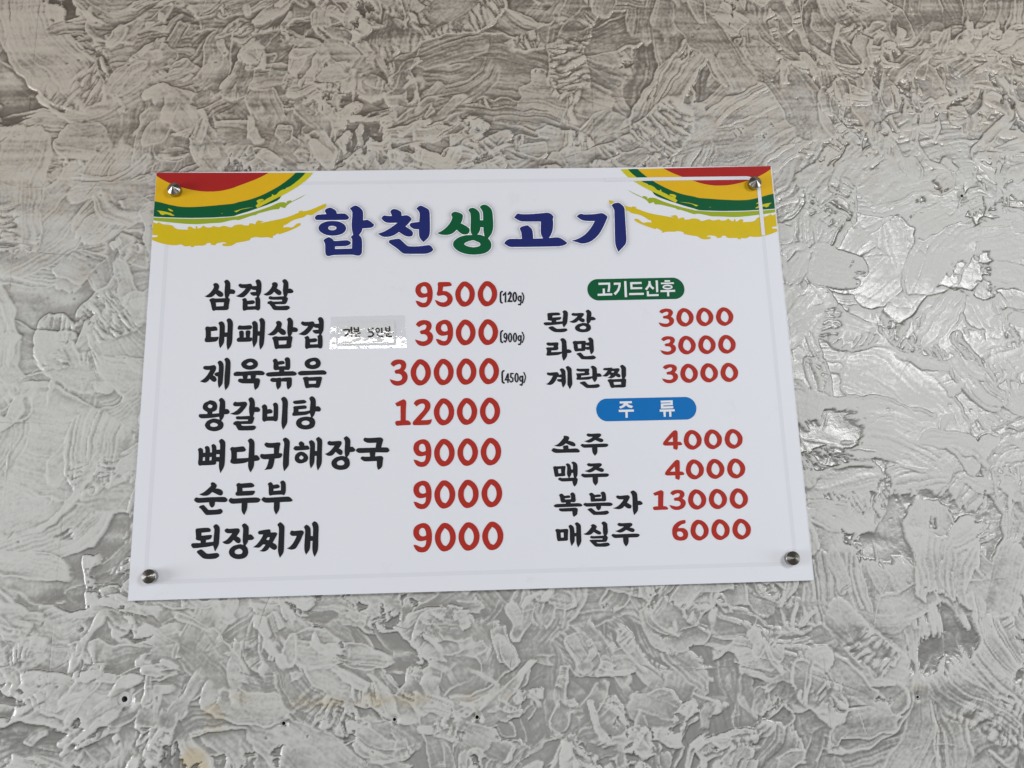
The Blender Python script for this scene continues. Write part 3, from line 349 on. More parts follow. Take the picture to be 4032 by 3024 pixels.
    ('복분자', 'black', '5635 1215 5646 1229 5674 1238 5694 1222 5709 1207 5763 1211 5787 1202 5791 1186 5777 1175 5713 1172 5714 1157 5794 1158 5796 1198 5785 1226 5801 1243 5820 1249 5840 1239 5854 1215 5859 1149 5857 1128 5838 1116 5823 1115 5790 1119 5789 1103 5886 1103 5922 1096 5946 1075 5935 1060 5908 1056 5636 1053 5582 1054 5558 1073 5571 1090 5601 1098 5722 1101 5722 1116 5681 1113 5660 1121 5652 1148 5647 1187/5624 1020 5635 1041 5659 1040 5732 1041 5847 1044 5871 1035 5881 1020 5874 975 5867 951 5823 920 5809 947 5804 995 5670 995 5640 1005/6041 1216 6052 1231 6080 1238 6104 1221 6114 1208 6176 1213 6200 1205 6205 1191 6193 1178 6120 1175 6121 1160 6210 1160 6211 1200 6197 1230 6214 1245 6233 1250 6254 1241 6268 1216 6272 1150 6268 1129 6247 1115 6220 1118 6092 1116 6068 1115 6059 1132 6058 1186/5956 1079 5970 1098 5986 1104 6013 1100 6219 1102 6316 1101 6346 1088 6355 1070 6338 1056 6313 1051 6196 1057 6194 1032 6181 1009 6158 997 6136 1019 6128 1040 6129 1052 6004 1052 5975 1065/6010 1013 6024 1025 6061 1033 6082 1020 6116 990 6140 984 6213 987 6274 993 6294 979 6300 964 6284 949 6253 938 6096 939 6078 949 6044 982/6404 1172 6415 1187 6431 1193 6461 1186 6564 1194 6585 1181 6592 1163 6579 1136 6551 1092 6582 1073 6608 1054 6608 1034 6596 1013 6572 1012 6542 1023 6512 1048 6488 1022 6457 1009 6423 1007 6354 1022 6404 1039 6448 1068 6487 1109 6506 1137 6452 1138 6422 1152/6603 1232 6620 1247 6644 1256 6671 1239 6691 1215 6695 1182 6697 1111 6727 1113 6753 1093 6764 1077 6751 1063 6733 1055 6699 1055 6696 1007 6688 978 6666 951 6638 922 6629 955 6623 1003 6625 1081 6625 1183'),
    ('매실주', 'black', '5565 753 5576 764 5600 768 5630 762 5717 766 5738 759 5741 744 5736 706 5732 647 5734 632 5726 615 5707 608 5636 607 5608 605 5591 615 5582 657 5577 722|5637 717 5676 718 5676 654 5639 651/5744 797 5755 811 5774 821 5797 807 5817 783 5822 750 5825 709 5845 708 5848 773 5845 803 5830 827 5844 843 5863 849 5889 834 5909 810 5912 778 5911 677 5910 601 5897 566 5862 515 5849 550 5842 591 5842 662 5824 662 5820 603 5808 580 5776 536 5766 570 5758 611 5758 670 5760 752/5941 692 5982 708 6017 739 6048 774 6055 783 6045 798 6056 812 6078 819 6104 809 6123 790 6124 775 6110 749 6146 731 6172 714 6180 697 6173 682 6155 677 6128 684 6080 714 6060 694 6035 680 6004 675 5969 679/6188 828 6203 844 6224 850 6248 839 6268 816 6270 786 6271 715 6264 685 6249 662 6267 638 6263 621 6250 592 6231 579 6108 578 6122 566 6161 562 6252 571 6278 561 6290 543 6273 527 6231 517 6117 519 6087 528 6047 568 6018 604 6028 612 6074 614 6192 612 6193 625 6056 627 6033 636 6028 650 6043 666 6076 660 6214 664 6205 699 6204 746 6206 799/6402 804 6414 820 6433 826 6464 820 6578 823 6603 812 6606 796 6595 780 6566 759 6600 753 6627 737 6631 718 6619 702 6596 698 6565 708 6517 731 6483 709 6448 697 6420 698 6367 719 6409 730 6454 752 6490 776 6430 780/6314 661 6324 675 6340 683 6368 677 6475 677 6601 679 6664 677 6689 668 6696 654 6684 640 6658 629 6544 628 6542 574 6530 542 6503 511 6477 550 6470 582 6469 628 6371 626 6340 636'),
    ('title합', 'navy', '2284 5259 2300 5296 2336 5313 2451 5320 2424 5369 2445 5400 2498 5420 2540 5403 2585 5371 2600 5325 2705 5325 2746 5302 2777 5260 2760 5236 2723 5226 2314 5230/2341 5101 2352 5145 2396 5184 2469 5209 2559 5212 2641 5198 2707 5157 2735 5104 2721 5052 2669 5009 2579 4988 2490 4992 2416 5017 2362 5057|2478 5106 2495 5130 2536 5138 2585 5124 2598 5104 2582 5080 2537 5070 2492 5083/2784 5400 2819 5430 2868 5446 2918 5420 2959 5379 2975 5330 2976 5215 3035 5223 3084 5196 3134 5147 3118 5116 3077 5099 2968 5092 2954 5040 2920 4992 2951 4952 2964 4899 2965 4769 2958 4708 2925 4680 2876 4683 2828 4694 2560 4692 2495 4678 2458 4694 2445 4742 2439 4864 2414 4916 2441 4946 2490 4968 2539 4941 2572 4907 2743 4916 2788 4898 2808 4871 2777 4841 2728 4826 2582 4822 2582 4785 2821 4788 2821 4928 2800 4963 2836 4997 2819 5068 2812 5165 2820 5341'),
    ('title천', 'navy', '3234 5245 3256 5275 3281 5288 3330 5279 3388 5278 3363 5343 3384 5374 3421 5386 3470 5372 3520 5336 3526 5280 3602 5286 3644 5263 3672 5232 3656 5197 3582 5111 3643 5073 3684 5029 3688 4994 3676 4963 3635 4957 3577 4969 3487 5030 3438 4993 3372 4965 3299 4956 3241 4970 3184 5008 3282 5044 3380 5104 3466 5171 3331 5173 3273 5198/3739 5386 3760 5413 3801 5433 3851 5412 3909 5375 3929 5326 3932 5237 3933 5104 3929 5008 3906 4938 3838 4869 3799 4913 3777 4966 3772 5067 3709 5072 3660 5100 3638 5135 3664 5166 3779 5182 3783 5319/3340 4880 3356 4911 3479 4928 3512 4913 3577 4846 3626 4811 3773 4808 3913 4824 3954 4797 3978 4753 3953 4723 3896 4698 3838 4692 3577 4696 3528 4716 3462 4778 3356 4858'),
    ('title생', 'green', '4034 5007 4091 5032 4160 5085 4219 5158 4249 5220 4253 5248 4237 5285 4253 5313 4290 5332 4332 5324 4380 5303 4406 5277 4406 5240 4397 5195 4377 5150 4425 5124 4477 5089 4500 5058 4497 5018 4475 4987 4438 4978 4396 4983 4354 5012 4315 5053 4280 5016 4243 4991 4185 4975 4116 4976 4069 4988/4486 5347 4506 5376 4543 5389 4578 5380 4620 5351 4646 5314 4653 5271 4654 5194 4697 5193 4698 5282 4691 5333 4655 5396 4674 5422 4717 5436 4760 5424 4802 5389 4827 5348 4837 5297 4842 5194 4843 5103 4833 5036 4813 4980 4764 4913 4795 4870 4809 4816 4798 4761 4754 4711 4685 4681 4590 4668 4485 4673 4391 4697 4318 4737 4272 4786 4259 4830 4270 4872 4316 4919 4385 4952 4454 4968 4536 4968 4515 5018 4514 5086 4519 5199 4515 5301|4656 5085 4699 5084 4700 5026 4712 4946 4660 4968 4610 4975 4634 5005 4653 5050|4417 4834 4452 4861 4510 4880 4552 4887 4600 4867 4636 4850 4652 4822 4640 4802 4598 4786 4540 4781 4472 4796 4435 4814'),
    ('title고', 'navy', '5145 5226 5175 5267 5202 5290 5256 5280 5409 5280 5599 5295 5644 5296 5689 5274 5719 5235 5708 5197 5710 5120 5697 5024 5667 4948 5638 4906 5764 4914 5835 4884 5904 4826 5867 4798 5777 4776 5098 4776 5036 4796 4992 4835 5020 4872 5074 4900 5249 4898 5243 4993 5222 5055 5246 5084 5332 5106 5367 5082 5401 5038 5412 4962 5412 4900 5553 4902 5525 4979 5531 5161 5270 5165 5208 5185'),
    ('title기', 'navy', '6055 5230 6086 5261 6122 5273 6167 5263 6312 5266 6413 5280 6457 5268 6496 5234 6504 5214 6479 5157 6438 5071 6369 4957 6284 4872 6200 4826 6110 4813 6048 4833 5959 4858 6050 4885 6161 4951 6247 5045 6316 5157 6189 5161 6118 5181/6571 5398 6602 5426 6676 5440 6720 5410 6758 5361 6762 5278 6762 5124 6762 4970 6760 4856 6738 4789 6633 4677 6602 4763 6594 4858 6601 5078 6607 5261 6606 5334'),
    ('price9500', 'red', '3718 4149 3730 4206 3769 4246 3832 4270 3886 4265 3929 4231 3955 4169 3963 4096 3954 4014 3926 3950 3884 3906 3829 3894 3775 3908 3740 3945 3720 3996 3760 3989 3822 3962 3861 3969 3880 3999 3887 4050 3815 4037 3764 4054 3730 4100|3794 4152 3804 4188 3831 4208 3862 4200 3881 4162 3887 4113 3854 4099 3819 4106 3800 4127/4034 4226 4038 4254 4058 4266 4202 4264 4229 4234 4233 4218 4217 4204 4110 4195 4103 4134 4165 4125 4219 4083 4244 4025 4233 3968 4194 3920 4131 3896 4069 3905 4019 3940 3991 4004 4032 3988 4078 3967 4124 3966 4160 3990 4168 4023 4149 4056 4110 4070 4048 4061 4021 4074 4021 4103 4033 4144 4038 4205/4280 4082 4290 4139 4322 4200 4370 4257 4409 4270 4456 4261 4510 4217 4544 4159 4558 4093 4549 4020 4521 3963 4473 3915 4407 3894 4356 3909 4315 3959 4288 4016|4357 4081 4368 4138 4412 4201 4454 4169 4477 4119 4481 4062 4463 4005 4429 3965 4389 3982 4362 4031/4597 4081 4608 4138 4640 4200 4688 4256 4727 4270 4774 4261 4827 4217 4861 4159 4874 4093 4865 4019 4836 3963 4789 3915 4722 3893 4672 3908 4631 3958 4605 4016|4674 4080 4685 4137 4729 4200 4771 4168 4794 4119 4798 4061 4779 4004 4745 3964 4705 3981 4679 4031'),
    ('price3900', 'red', '3722 3644 3748 3682 3794 3705 3850 3709 3906 3693 3939 3654 3943 3611 3929 3568 3910 3547 3947 3511 3963 3463 3951 3406 3913 3360 3848 3332 3783 3338 3737 3373 3709 3430 3756 3415 3821 3399 3867 3413 3886 3446 3872 3484 3840 3502 3793 3504 3777 3543 3803 3561 3845 3570 3868 3598 3870 3627 3850 3644 3808 3633 3766 3605/3999 3586 4011 3643 4050 3683 4113 3707 4167 3702 4210 3668 4236 3606 4243 3532 4234 3450 4206 3386 4163 3342 4109 3331 4055 3344 4020 3381 4000 3432 4040 3426 4102 3398 4140 3405 4160 3436 4167 3486 4095 3474 4045 3491 4010 3536|4075 3588 4085 3625 4112 3644 4143 3636 4162 3599 4168 3550 4134 3536 4099 3543 4080 3564/4280 3518 4290 3575 4322 3636 4369 3693 4409 3706 4455 3697 4509 3653 4543 3595 4557 3529 4548 3456 4520 3399 4472 3351 4406 3330 4356 3345 4314 3395 4288 3452|4356 3517 4368 3574 4411 3637 4454 3605 4476 3555 4481 3498 4462 3441 4428 3401 4388 3418 4362 3467/4594 3516 4605 3574 4637 3635 4685 3692 4725 3705 4771 3696 4825 3652 4859 3594 4873 3528 4863 3454 4834 3397 4787 3349 4720 3327 4670 3343 4628 3393 4602 3451|4671 3515 4683 3572 4727 3636 4769 3604 4792 3554 4796 3496 4777 3439 4743 3399 4703 3416 4676 3466'),
    ('price30000', 'red', '3370 3082 3395 3120 3441 3143 3496 3146 3551 3131 3584 3092 3588 3049 3574 3007 3556 2986 3592 2950 3608 2902 3597 2846 3560 2800 3496 2773 3432 2779 3386 2813 3359 2870 3405 2854 3469 2839 3514 2852 3533 2885 3519 2923 3487 2941 3441 2943 3425 2982 3450 3000 3492 3009 3515 3037 3516 3065 3496 3082 3455 3071 3414 3043/3648 2956 3657 3013 3689 3074 3736 3130 3776 3144 3823 3134 3878 3091 3913 3033 3928 2967 3920 2894 3892 2838 3844 2790 3778 2768 3727 2784 3684 2834 3657 2891|3725 2955 3736 3012 3779 3075 3822 3043 3846 2993 3851 2936 3833 2879 3799 2839 3758 2856 3731 2906/3966 2955 3976 3012 4008 3073 4055 3130 4094 3143 4140 3134 4194 3090 4228 3032 4243 2966 4234 2892 4206 2836 4159 2788 4094 2766 4044 2782 4002 2832 3975 2890|4043 2954 4054 3011 4097 3074 4139 3042 4162 2992 4167 2935 4149 2878 4115 2838 4075 2855 4049 2904/4280 2954 4290 3011 4322 3072 4369 3129 4409 3142 4455 3133 4509 3089 4543 3031 4558 2965 4548 2891 4520 2835 4472 2787 4406 2766 4356 2781 4314 2831 4288 2889|4356 2953 4368 3010 4411 3073 4454 3041 4476 2991 4481 2934 4462 2877 4428 2837 4388 2854 4362 2904/4594 2954 4605 3011 4637 3072 4685 3128 4724 3142 4771 3132 4824 3089 4858 3030 4872 2965 4862 2891 4834 2835 4786 2787 4720 2766 4670 2781 4628 2831 4602 2888|4671 2952 4682 3009 4727 3072 4769 3040 4791 2991 4795 2933 4776 2877 4742 2837 4702 2854 4676 2903'),
    ('price12000', 'red', '3436 2527 3495 2559 3550 2582 3576 2565 3587 2538 3584 2467 3581 2354 3581 2287 3616 2282 3642 2259 3651 2237 3641 2220 3561 2218 3458 2213 3440 2238 3436 2268 3454 2281 3509 2285 3509 2491 3469 2482 3454 2492/3689 2517 3709 2551 3753 2576 3820 2582 3871 2566 3908 2528 3919 2482 3907 2430 3863 2370 3788 2284 3862 2284 3938 2294 3928 2256 3910 2227 3876 2216 3693 2216 3676 2232 3676 2258 3715 2306 3789 2387 3826 2431 3843 2476 3830 2507 3801 2515 3768 2504 3727 2475/3963 2394 3973 2451 4005 2512 4053 2569 4092 2583 4139 2573 4194 2529 4228 2470 4243 2404 4234 2330 4206 2274 4159 2226 4092 2204 4041 2220 3999 2270 3972 2328|4041 2392 4052 2450 4095 2513 4138 2481 4161 2431 4166 2373 4148 2316 4114 2276 4073 2293 4046 2343/4278 2392 4289 2449 4321 2510 4369 2567 4408 2580 4455 2571 4509 2527 4543 2468 4558 2402 4548 2329 4520 2272 4472 2224 4406 2203 4355 2219 4313 2269 4287 2326|4356 2390 4367 2448 4411 2511 4453 2479 4476 2429 4480 2371 4462 2314 4428 2274 4388 2292 4361 2341/4594 2392 4605 2449 4637 2510 4685 2566 4724 2580 4771 2570 4825 2526 4858 2468 4872 2402 4862 2329 4834 2272 4786 2224 4720 2203 4670 2219 4628 2269 4602 2326|4671 2390 4683 2447 4727 2510 4769 2478 4791 2428 4795 2371 4777 2314 4742 2274 4702 2292 4676 2341'),
    ('price9000', 'red', '3682 1898 3694 1956 3733 1996 3795 2019 3849 2014 3892 1980 3918 1918 3926 1844 3917 1762 3890 1697 3847 1653 3793 1642 3739 1656 3704 1694 3684 1745 3724 1738 3785 1710 3824 1717 3844 1747 3850 1798 3778 1786 3728 1803 3693 1849|3758 1901 3767 1938 3794 1957 3826 1948 3845 1911 3850 1862 3817 1848 3782 1855 3763 1876/3962 1831 3972 1888 4003 1949 4051 2006 4090 2019 4137 2010 4192 1965 4226 1907 4241 1840 4232 1767 4204 1710 4157 1662 4090 1641 4040 1657 3997 1707 3970 1765|4039 1829 4050 1886 4094 1949 4136 1917 4159 1867 4164 1809 4146 1752 4112 1712 4072 1730 4045 1779/4278 1830 4288 1887 4320 1948 4368 2005 4407 2018 4454 2009 4508 1964 4542 1906 4557 1840 4547 1766 4519 1710 4471 1662 4405 1641 4355 1657 4313 1707 4286 1764|4355 1828 4366 1886 4410 1949 4452 1916 4475 1866 4480 1809 4461 1752 4427 1712 4387 1729 4360 1779/4593 1830 4604 1887 4636 1948 4685 2005 4724 2018 4771 2009 4824 1965 4858 1906 4872 1840 4862 1766 4834 1709 4786 1661 4719 1640 4669 1656 4627 1706 4601 1764|4671 1828 4682 1885 4726 1949 4769 1916 4791 1866 4795 1808 4776 1751 4742 1711 4702 1728 4676 1778'),
    ('price9000', 'red', '3680 1334 3692 1392 3731 1432 3793 1456 3848 1450 3890 1416 3917 1353 3924 1279 3916 1196 3888 1132 3845 1088 3791 1077 3737 1090 3702 1128 3682 1180 3722 1173 3784 1145 3822 1151 3842 1182 3848 1233 3776 1221 3726 1238 3691 1284|3756 1336 3766 1373 3793 1393 3824 1384 3843 1347 3849 1297 3815 1283 3781 1290 3761 1312/3960 1266 3970 1324 4002 1385 4050 1442 4089 1455 4136 1446 4191 1401 4226 1342 4241 1276 4232 1202 4203 1145 4156 1097 4089 1076 4038 1092 3996 1142 3969 1200|4038 1264 4048 1322 4092 1385 4135 1353 4158 1303 4163 1245 4145 1188 4111 1147 4070 1165 4043 1215/4277 1266 4287 1323 4319 1385 4367 1442 4406 1455 4453 1445 4507 1401 4541 1342 4555 1275 4546 1201 4518 1144 4470 1096 4404 1074 4354 1090 4312 1141 4285 1199|4354 1264 4365 1321 4409 1385 4452 1352 4474 1302 4478 1244 4460 1186 4426 1146 4386 1164 4360 1214/4592 1266 4603 1324 4636 1385 4684 1441 4723 1455 4770 1445 4823 1401 4857 1342 4871 1275 4861 1202 4832 1145 4785 1097 4718 1076 4668 1092 4626 1142 4600 1200|4670 1264 4681 1322 4725 1385 4768 1352 4790 1302 4794 1244 4775 1187 4741 1147 4701 1165 4675 1215'),
    ('price9000', 'red', '3676 770 3688 828 3728 869 3792 892 3847 886 3890 852 3918 788 3925 713 3916 630 3888 564 3845 520 3789 509 3734 523 3699 561 3678 613 3719 606 3782 578 3821 584 3841 615 3848 667 3774 655 3723 673 3688 719|3754 772 3763 809 3791 828 3823 820 3842 782 3848 732 3814 718 3779 725 3759 747/3962 702 3972 759 4003 819 4051 875 4090 888 4137 879 4191 835 4225 776 4240 710 4231 637 4203 581 4156 534 4090 513 4039 529 3997 579 3970 636|4039 700 4050 756 4093 819 4136 787 4158 737 4163 680 4145 623 4111 584 4071 601 4044 651/4275 702 4285 759 4317 819 4366 875 4405 888 4452 879 4507 835 4541 776 4556 711 4546 638 4518 582 4470 535 4403 514 4352 530 4310 580 4283 637|4352 700 4364 757 4408 819 4451 787 4474 738 4478 681 4460 624 4425 585 4385 602 4358 651/4590 701 4601 758 4634 818 4683 875 4722 888 4770 878 4824 834 4858 776 4872 710 4862 636 4833 580 4785 532 4718 512 4667 528 4625 578 4598 635|4668 699 4680 756 4725 819 4767 786 4790 736 4794 679 4775 622 4740 582 4700 600 4674 650'),
    ('price3000', 'red', '7166 3769 7190 3797 7233 3813 7282 3816 7331 3804 7358 3776 7360 3745 7345 3714 7328 3698 7358 3672 7370 3638 7357 3596 7322 3563 7264 3543 7206 3548 7167 3572 7146 3614 7186 3603 7242 3592 7284 3601 7302 3625 7292 3653 7264 3666 7223 3668 7210 3696 7234 3709 7271 3715 7293 3736 7296 3756 7279 3769 7242 3761 7203 3741/7404 3682 7422 3744 7447 3782 7491 3814 7528 3818 7572 3804 7618 3767 7648 3716 7652 3670 7636 3617 7600 3579 7546 3549 7516 3544 7472 3554 7433 3586 7410 3628|7474 3681 7492 3735 7524 3765 7560 3741 7580 3702 7584 3664 7566 3618 7537 3595 7499 3615 7478 3643/7688 3683 7706 3744 7731 3783 7774 3815 7812 3819 7855 3805 7901 3768 7930 3717 7935 3671 7918 3617 7882 3579 7828 3549 7798 3544 7754 3554 7716 3586 7693 3629|7757 3682 7776 3736 7808 3766 7843 3742 7862 3703 7866 3664 7848 3618 7819 3596 7781 3616 7761 3643/7972 3683 7991 3745 8016 3783 8060 3815 8098 3819 8142 3806 8187 3768 8217 3717 8221 3671 8204 3617 8168 3579 8113 3549 8082 3544 8039 3555 8000 3586 7978 3629|8042 3682 8061 3736 8094 3766 8129 3742 8148 3703 8152 3664 8134 3618 8104 3596 8066 3616 8046 3643'),
    ('price3000', 'red', '7165 3362 7189 3389 7232 3406 7281 3408 7330 3397 7357 3369 7359 3338 7344 3307 7327 3291 7358 3265 7369 3230 7357 3190 7321 3156 7263 3136 7205 3141 7166 3166 7144 3208 7185 3196 7241 3185 7283 3194 7301 3218 7291 3246 7263 3259 7222 3261 7209 3289 7233 3302 7270 3308 7292 3329 7295 3349 7278 3361 7240 3354 7202 3334/7402 3274 7420 3336 7445 3374 7489 3405 7526 3409 7571 3396 7617 3359 7646 3308 7651 3262 7635 3208 7599 3171 7544 3142 7514 3137 7470 3147 7431 3178 7408 3221|7472 3273 7490 3326 7523 3357 7558 3333 7578 3294 7583 3256 7564 3210 7535 3188 7497 3207 7476 3235/7686 3275 7704 3336 7730 3375 7773 3406 7811 3410 7855 3397 7900 3360 7930 3309 7934 3262 7918 3209 7881 3171 7827 3141 7797 3136 7753 3146 7714 3178 7692 3221|7756 3274 7775 3327 7807 3358 7842 3334 7862 3295 7866 3256 7847 3210 7818 3188 7780 3208 7760 3235/7970 3276 7989 3337 8014 3375 8059 3407 8096 3411 8141 3398 8186 3360 8216 3309 8220 3263 8204 3209 8166 3171 8111 3142 8081 3137 8037 3147 7998 3178 7976 3221|8040 3274 8060 3328 8092 3358 8128 3334 8147 3295 8151 3256 8132 3210 8103 3188 8064 3208 8044 3235'),
    ('price3000', 'red', '7162 2955 7186 2982 7229 2998 7279 3001 7328 2989 7356 2961 7358 2930 7343 2899 7325 2884 7357 2857 7368 2823 7355 2782 7320 2748 7260 2728 7202 2733 7162 2758 7140 2800 7181 2789 7239 2777 7281 2786 7299 2810 7289 2838 7260 2851 7219 2853 7206 2881 7230 2894 7268 2901 7290 2921 7293 2942 7276 2954 7238 2946 7199 2926/7402 2866 7420 2928 7445 2966 7489 2998 7526 3002 7570 2988 7616 2951 7646 2900 7650 2853 7634 2799 7598 2761 7544 2732 7513 2727 7470 2737 7431 2769 7408 2812|7471 2865 7490 2918 7522 2949 7558 2925 7577 2886 7582 2847 7564 2801 7534 2778 7496 2798 7476 2826/7684 2868 7703 2929 7728 2968 7772 3000 7810 3004 7854 2990 7900 2952 7930 2901 7934 2855 7918 2801 7881 2763 7826 2733 7796 2728 7752 2738 7713 2770 7690 2813|7754 2866 7773 2920 7806 2951 7842 2926 7861 2887 7865 2848 7847 2802 7817 2780 7779 2800 7759 2827/7970 2868 7989 2930 8014 2968 8058 3000 8096 3004 8140 2990 8186 2953 8215 2902 8220 2855 8203 2801 8166 2763 8111 2733 8080 2728 8036 2738 7998 2770 7975 2813|8040 2866 8059 2920 8092 2951 8127 2927 8146 2887 8151 2848 8132 2802 8102 2780 8064 2800 8044 2827'),
    ('price4000', 'red', '7089 1872 7104 1908 7170 1982 7242 2052 7273 2065 7303 2051 7305 2015 7297 1903 7333 1902 7359 1873 7345 1856 7294 1852 7294 1822 7279 1790 7230 1808 7231 1854 7121 1854|7163 1906 7233 1974 7234 1904/7382 1928 7400 1989 7425 2027 7468 2059 7506 2063 7551 2049 7597 2012 7626 1961 7631 1914 7615 1860 7578 1823 7524 1793 7493 1789 7449 1799 7410 1831 7387 1874|7451 1926 7470 1980 7502 2010 7538 1986 7558 1947 7562 1908 7544 1862 7514 1840 7476 1860 7456 1887/7665 1928 7683 1990 7709 2028 7752 2060 7790 2063 7834 2050 7879 2012 7909 1961 7913 1915 7897 1861 7860 1823 7805 1794 7775 1789 7732 1799 7693 1831 7670 1874|7734 1926 7753 1980 7786 2010 7821 1986 7840 1947 7845 1908 7826 1863 7796 1840 7759 1860 7738 1888/7950 1928 7969 1989 7994 2027 8039 2059 8077 2063 8121 2049 8167 2012 8196 1961 8200 1914 8184 1860 8146 1822 8091 1793 8061 1788 8016 1799 7978 1830 7955 1873|8020 1926 8039 1980 8072 2010 8108 1986 8127 1947 8131 1908 8112 1862 8082 1840 8044 1860 8024 1887'),
    ('price4000', 'red', '7089 1463 7105 1498 7171 1573 7242 1644 7273 1656 7303 1642 7305 1606 7297 1493 7332 1492 7359 1463 7344 1446 7293 1442 7294 1412 7279 1379 7230 1398 7231 1444 7121 1444|7164 1497 7233 1565 7234 1495/7381 1520 7399 1582 7424 1620 7468 1651 7506 1655 7550 1641 7596 1604 7625 1553 7630 1507 7614 1453 7577 1416 7523 1386 7492 1382 7448 1392 7410 1424 7387 1466|7450 1519 7470 1572 7502 1602 7537 1578 7557 1539 7561 1501 7543 1455 7514 1433 7476 1453 7455 1480/7664 1520 7683 1582 7708 1620 7752 1651 7790 1655 7833 1642 7879 1604 7908 1553 7913 1506 7896 1452 7860 1415 7805 1386 7775 1381 7731 1391 7692 1423 7670 1466|7734 1518 7753 1572 7785 1602 7821 1578 7840 1539 7844 1500 7825 1454 7796 1432 7758 1452 7738 1480/7950 1519 7969 1581 7995 1619 8039 1650 8077 1654 8121 1641 8166 1603 8196 1552 8200 1505 8183 1452 8146 1414 8091 1384 8060 1380 8016 1390 7978 1422 7955 1465|8020 1517 8040 1571 8072 1601 8108 1577 8127 1538 8131 1499 8112 1453 8082 1431 8044 1451 8024 1479'),
    ('price13000', 'red', '6911 1209 6968 1232 7022 1248 7046 1236 7056 1216 7050 1164 7042 1083 7038 1034 7071 1030 7095 1013 7103 997 7093 984 7015 984 6917 982 6900 999 6898 1021 6917 1030 6969 1033 6979 1183 6940 1176 6927 1184/7144 1202 7168 1229 7210 1245 7260 1247 7309 1236 7336 1207 7338 1176 7323 1146 7305 1130 7336 1104 7348 1069 7335 1028 7300 995 7241 976 7183 981 7144 1006 7122 1048 7162 1036 7219 1024 7261 1034 7279 1057 7269 1085 7241 1098 7200 1100 7187 1128 7211 1142 7249 1148 7271 1168 7274 1188 7257 1200 7219 1193 7180 1173/7382 1112 7400 1174 7425 1212 7469 1243 7506 1247 7550 1233 7596 1196 7626 1145 7630 1098 7614 1045 7578 1007 7523 978 7493 973 7449 984 7411 1015 7388 1058|7451 1111 7470 1164 7502 1194 7538 1170 7557 1131 7562 1092 7543 1047 7514 1024 7476 1044 7456 1072/7665 1112 7684 1173 7709 1211 7753 1242 7790 1246 7834 1232 7880 1195 7909 1144 7914 1098 7897 1044 7860 1007 7806 977 7776 973 7732 983 7693 1015 7671 1058|7735 1110 7754 1163 7786 1193 7822 1169 7841 1130 7845 1092 7826 1046 7797 1024 7759 1044 7739 1071/7950 1110 7969 1172 7995 1210 8039 1242 8077 1246 8121 1232 8167 1194 8197 1143 8201 1096 8184 1042 8146 1004 8091 975 8061 970 8016 981 7978 1013 7955 1056|8020 1108 8040 1162 8072 1193 8108 1168 8127 1129 8132 1090 8112 1044 8082 1022 8044 1042 8024 1070'),
    ('price6000', 'red', '7136 684 7150 751 7199 804 7261 834 7321 842 7327 815 7318 796 7272 782 7230 754 7219 735 7293 733 7336 702 7350 654 7333 600 7292 573 7232 568 7173 586 7142 630|7200 677 7216 689 7260 685 7283 660 7278 631 7245 618 7212 633 7200 658/7384 703 7402 765 7427 803 7470 835 7508 838 7551 825 7597 787 7626 735 7631 688 7614 634 7578 596 7524 567 7494 562 7450 573 7412 605 7389 648|7453 701 7472 755 7504 785 7539 761 7558 721 7563 682 7544 636 7515 614 7477 634 7457 662/7667 702 7685 764 7711 802 7755 834 7793 838 7837 824 7882 786 7912 734 7916 688 7900 633 7863 596 7808 566 7777 561 7733 572 7695 604 7672 647|7736 700 7756 754 7788 785 7824 760 7843 721 7847 682 7828 635 7799 613 7761 633 7741 661/7953 701 7972 762 7998 801 8042 832 8080 836 8125 822 8170 784 8200 733 8204 686 8187 632 8150 594 8094 565 8064 560 8020 571 7981 603 7958 646|8023 699 8043 753 8076 783 8112 759 8131 719 8135 680 8116 634 8086 612 8048 632 8027 660'),
    ('(120g)', 'black', '4939 4121 4913 4102 4906 4022 4910 3950 4934 3931 4940 3930 4946 3933 4950 3939 4951 3946 4948 3951 4933 3963 4930 4022 4935 4089 4952 4101 4955 4107 4955 4114 4951 4120 4944 4123/4970 4048 4982 4065 4975 3955 4978 3949 4984 3945 4992 3945 4998 3948 5001 3955 5002 4115 4952 4067 4950 4061 4951 4053 4957 4048 4964 4046/5040 4059 5053 4075 5056 4071 5048 4032 5010 3953 5078 3950 5084 3952 5088 3959 5088 3967 5085 3974 5079 3976 5050 3977 5072 4023 5083 4079 5053 4115 5021 4076 5019 4069 5021 4062 5027 4057 5034 4056/5156 4026 5153 3999 5146 3976 5137 3959 5125 3950 5113 3951 5102 3960 5094 3977 5088 4001 5087 4027 5090 4053 5096 4076 5106 4093 5118 4102 5130 4102 5140 4093 5149 4075 5154 4052|5131 4026 5130 4009 5128 3994 5125 3982 5122 3976 5118 3976 5115 3982 5113 3994 5112 4009 5112 4026 5113 4044 5115 4059 5118 4070 5121 4076 5124 4076 5127 4070 5130 4059 5131 4044/5218 4002 5215 3986 5210 3973 5202 3963 5192 3958 5182 3958 5173 3964 5166 3974 5161 3987 5160 4003 5162 4018 5167 4032 5175 4041 5185 4047 5195 4046 5204 4041 5212 4031 5216 4017|5197 4002 5196 3994 5195 3987 5192 3982 5189 3979 5186 3979 5184 3982 5182 3987 5180 3994 5180 4002 5181 4010 5182 4018 5185 4023 5188 4026 5191 4026 5194 4023 5196 4017 5197 4010/5201 4040 5196 3953 5189 3923 5172 3926 5167 3924 5163 3920 5162 3913 5164 3908 5168 3905 5203 3898 5217 3950 5221 4039 5219 4044 5214 4047 5208 4048 5203 4045/5219 4083 5240 4020 5217 3939 5217 3934 5221 3930 5226 3928 5232 3930 5235 3934 5259 4020 5237 4089 5234 4093 5228 4094 5223 4092 5219 4088'),
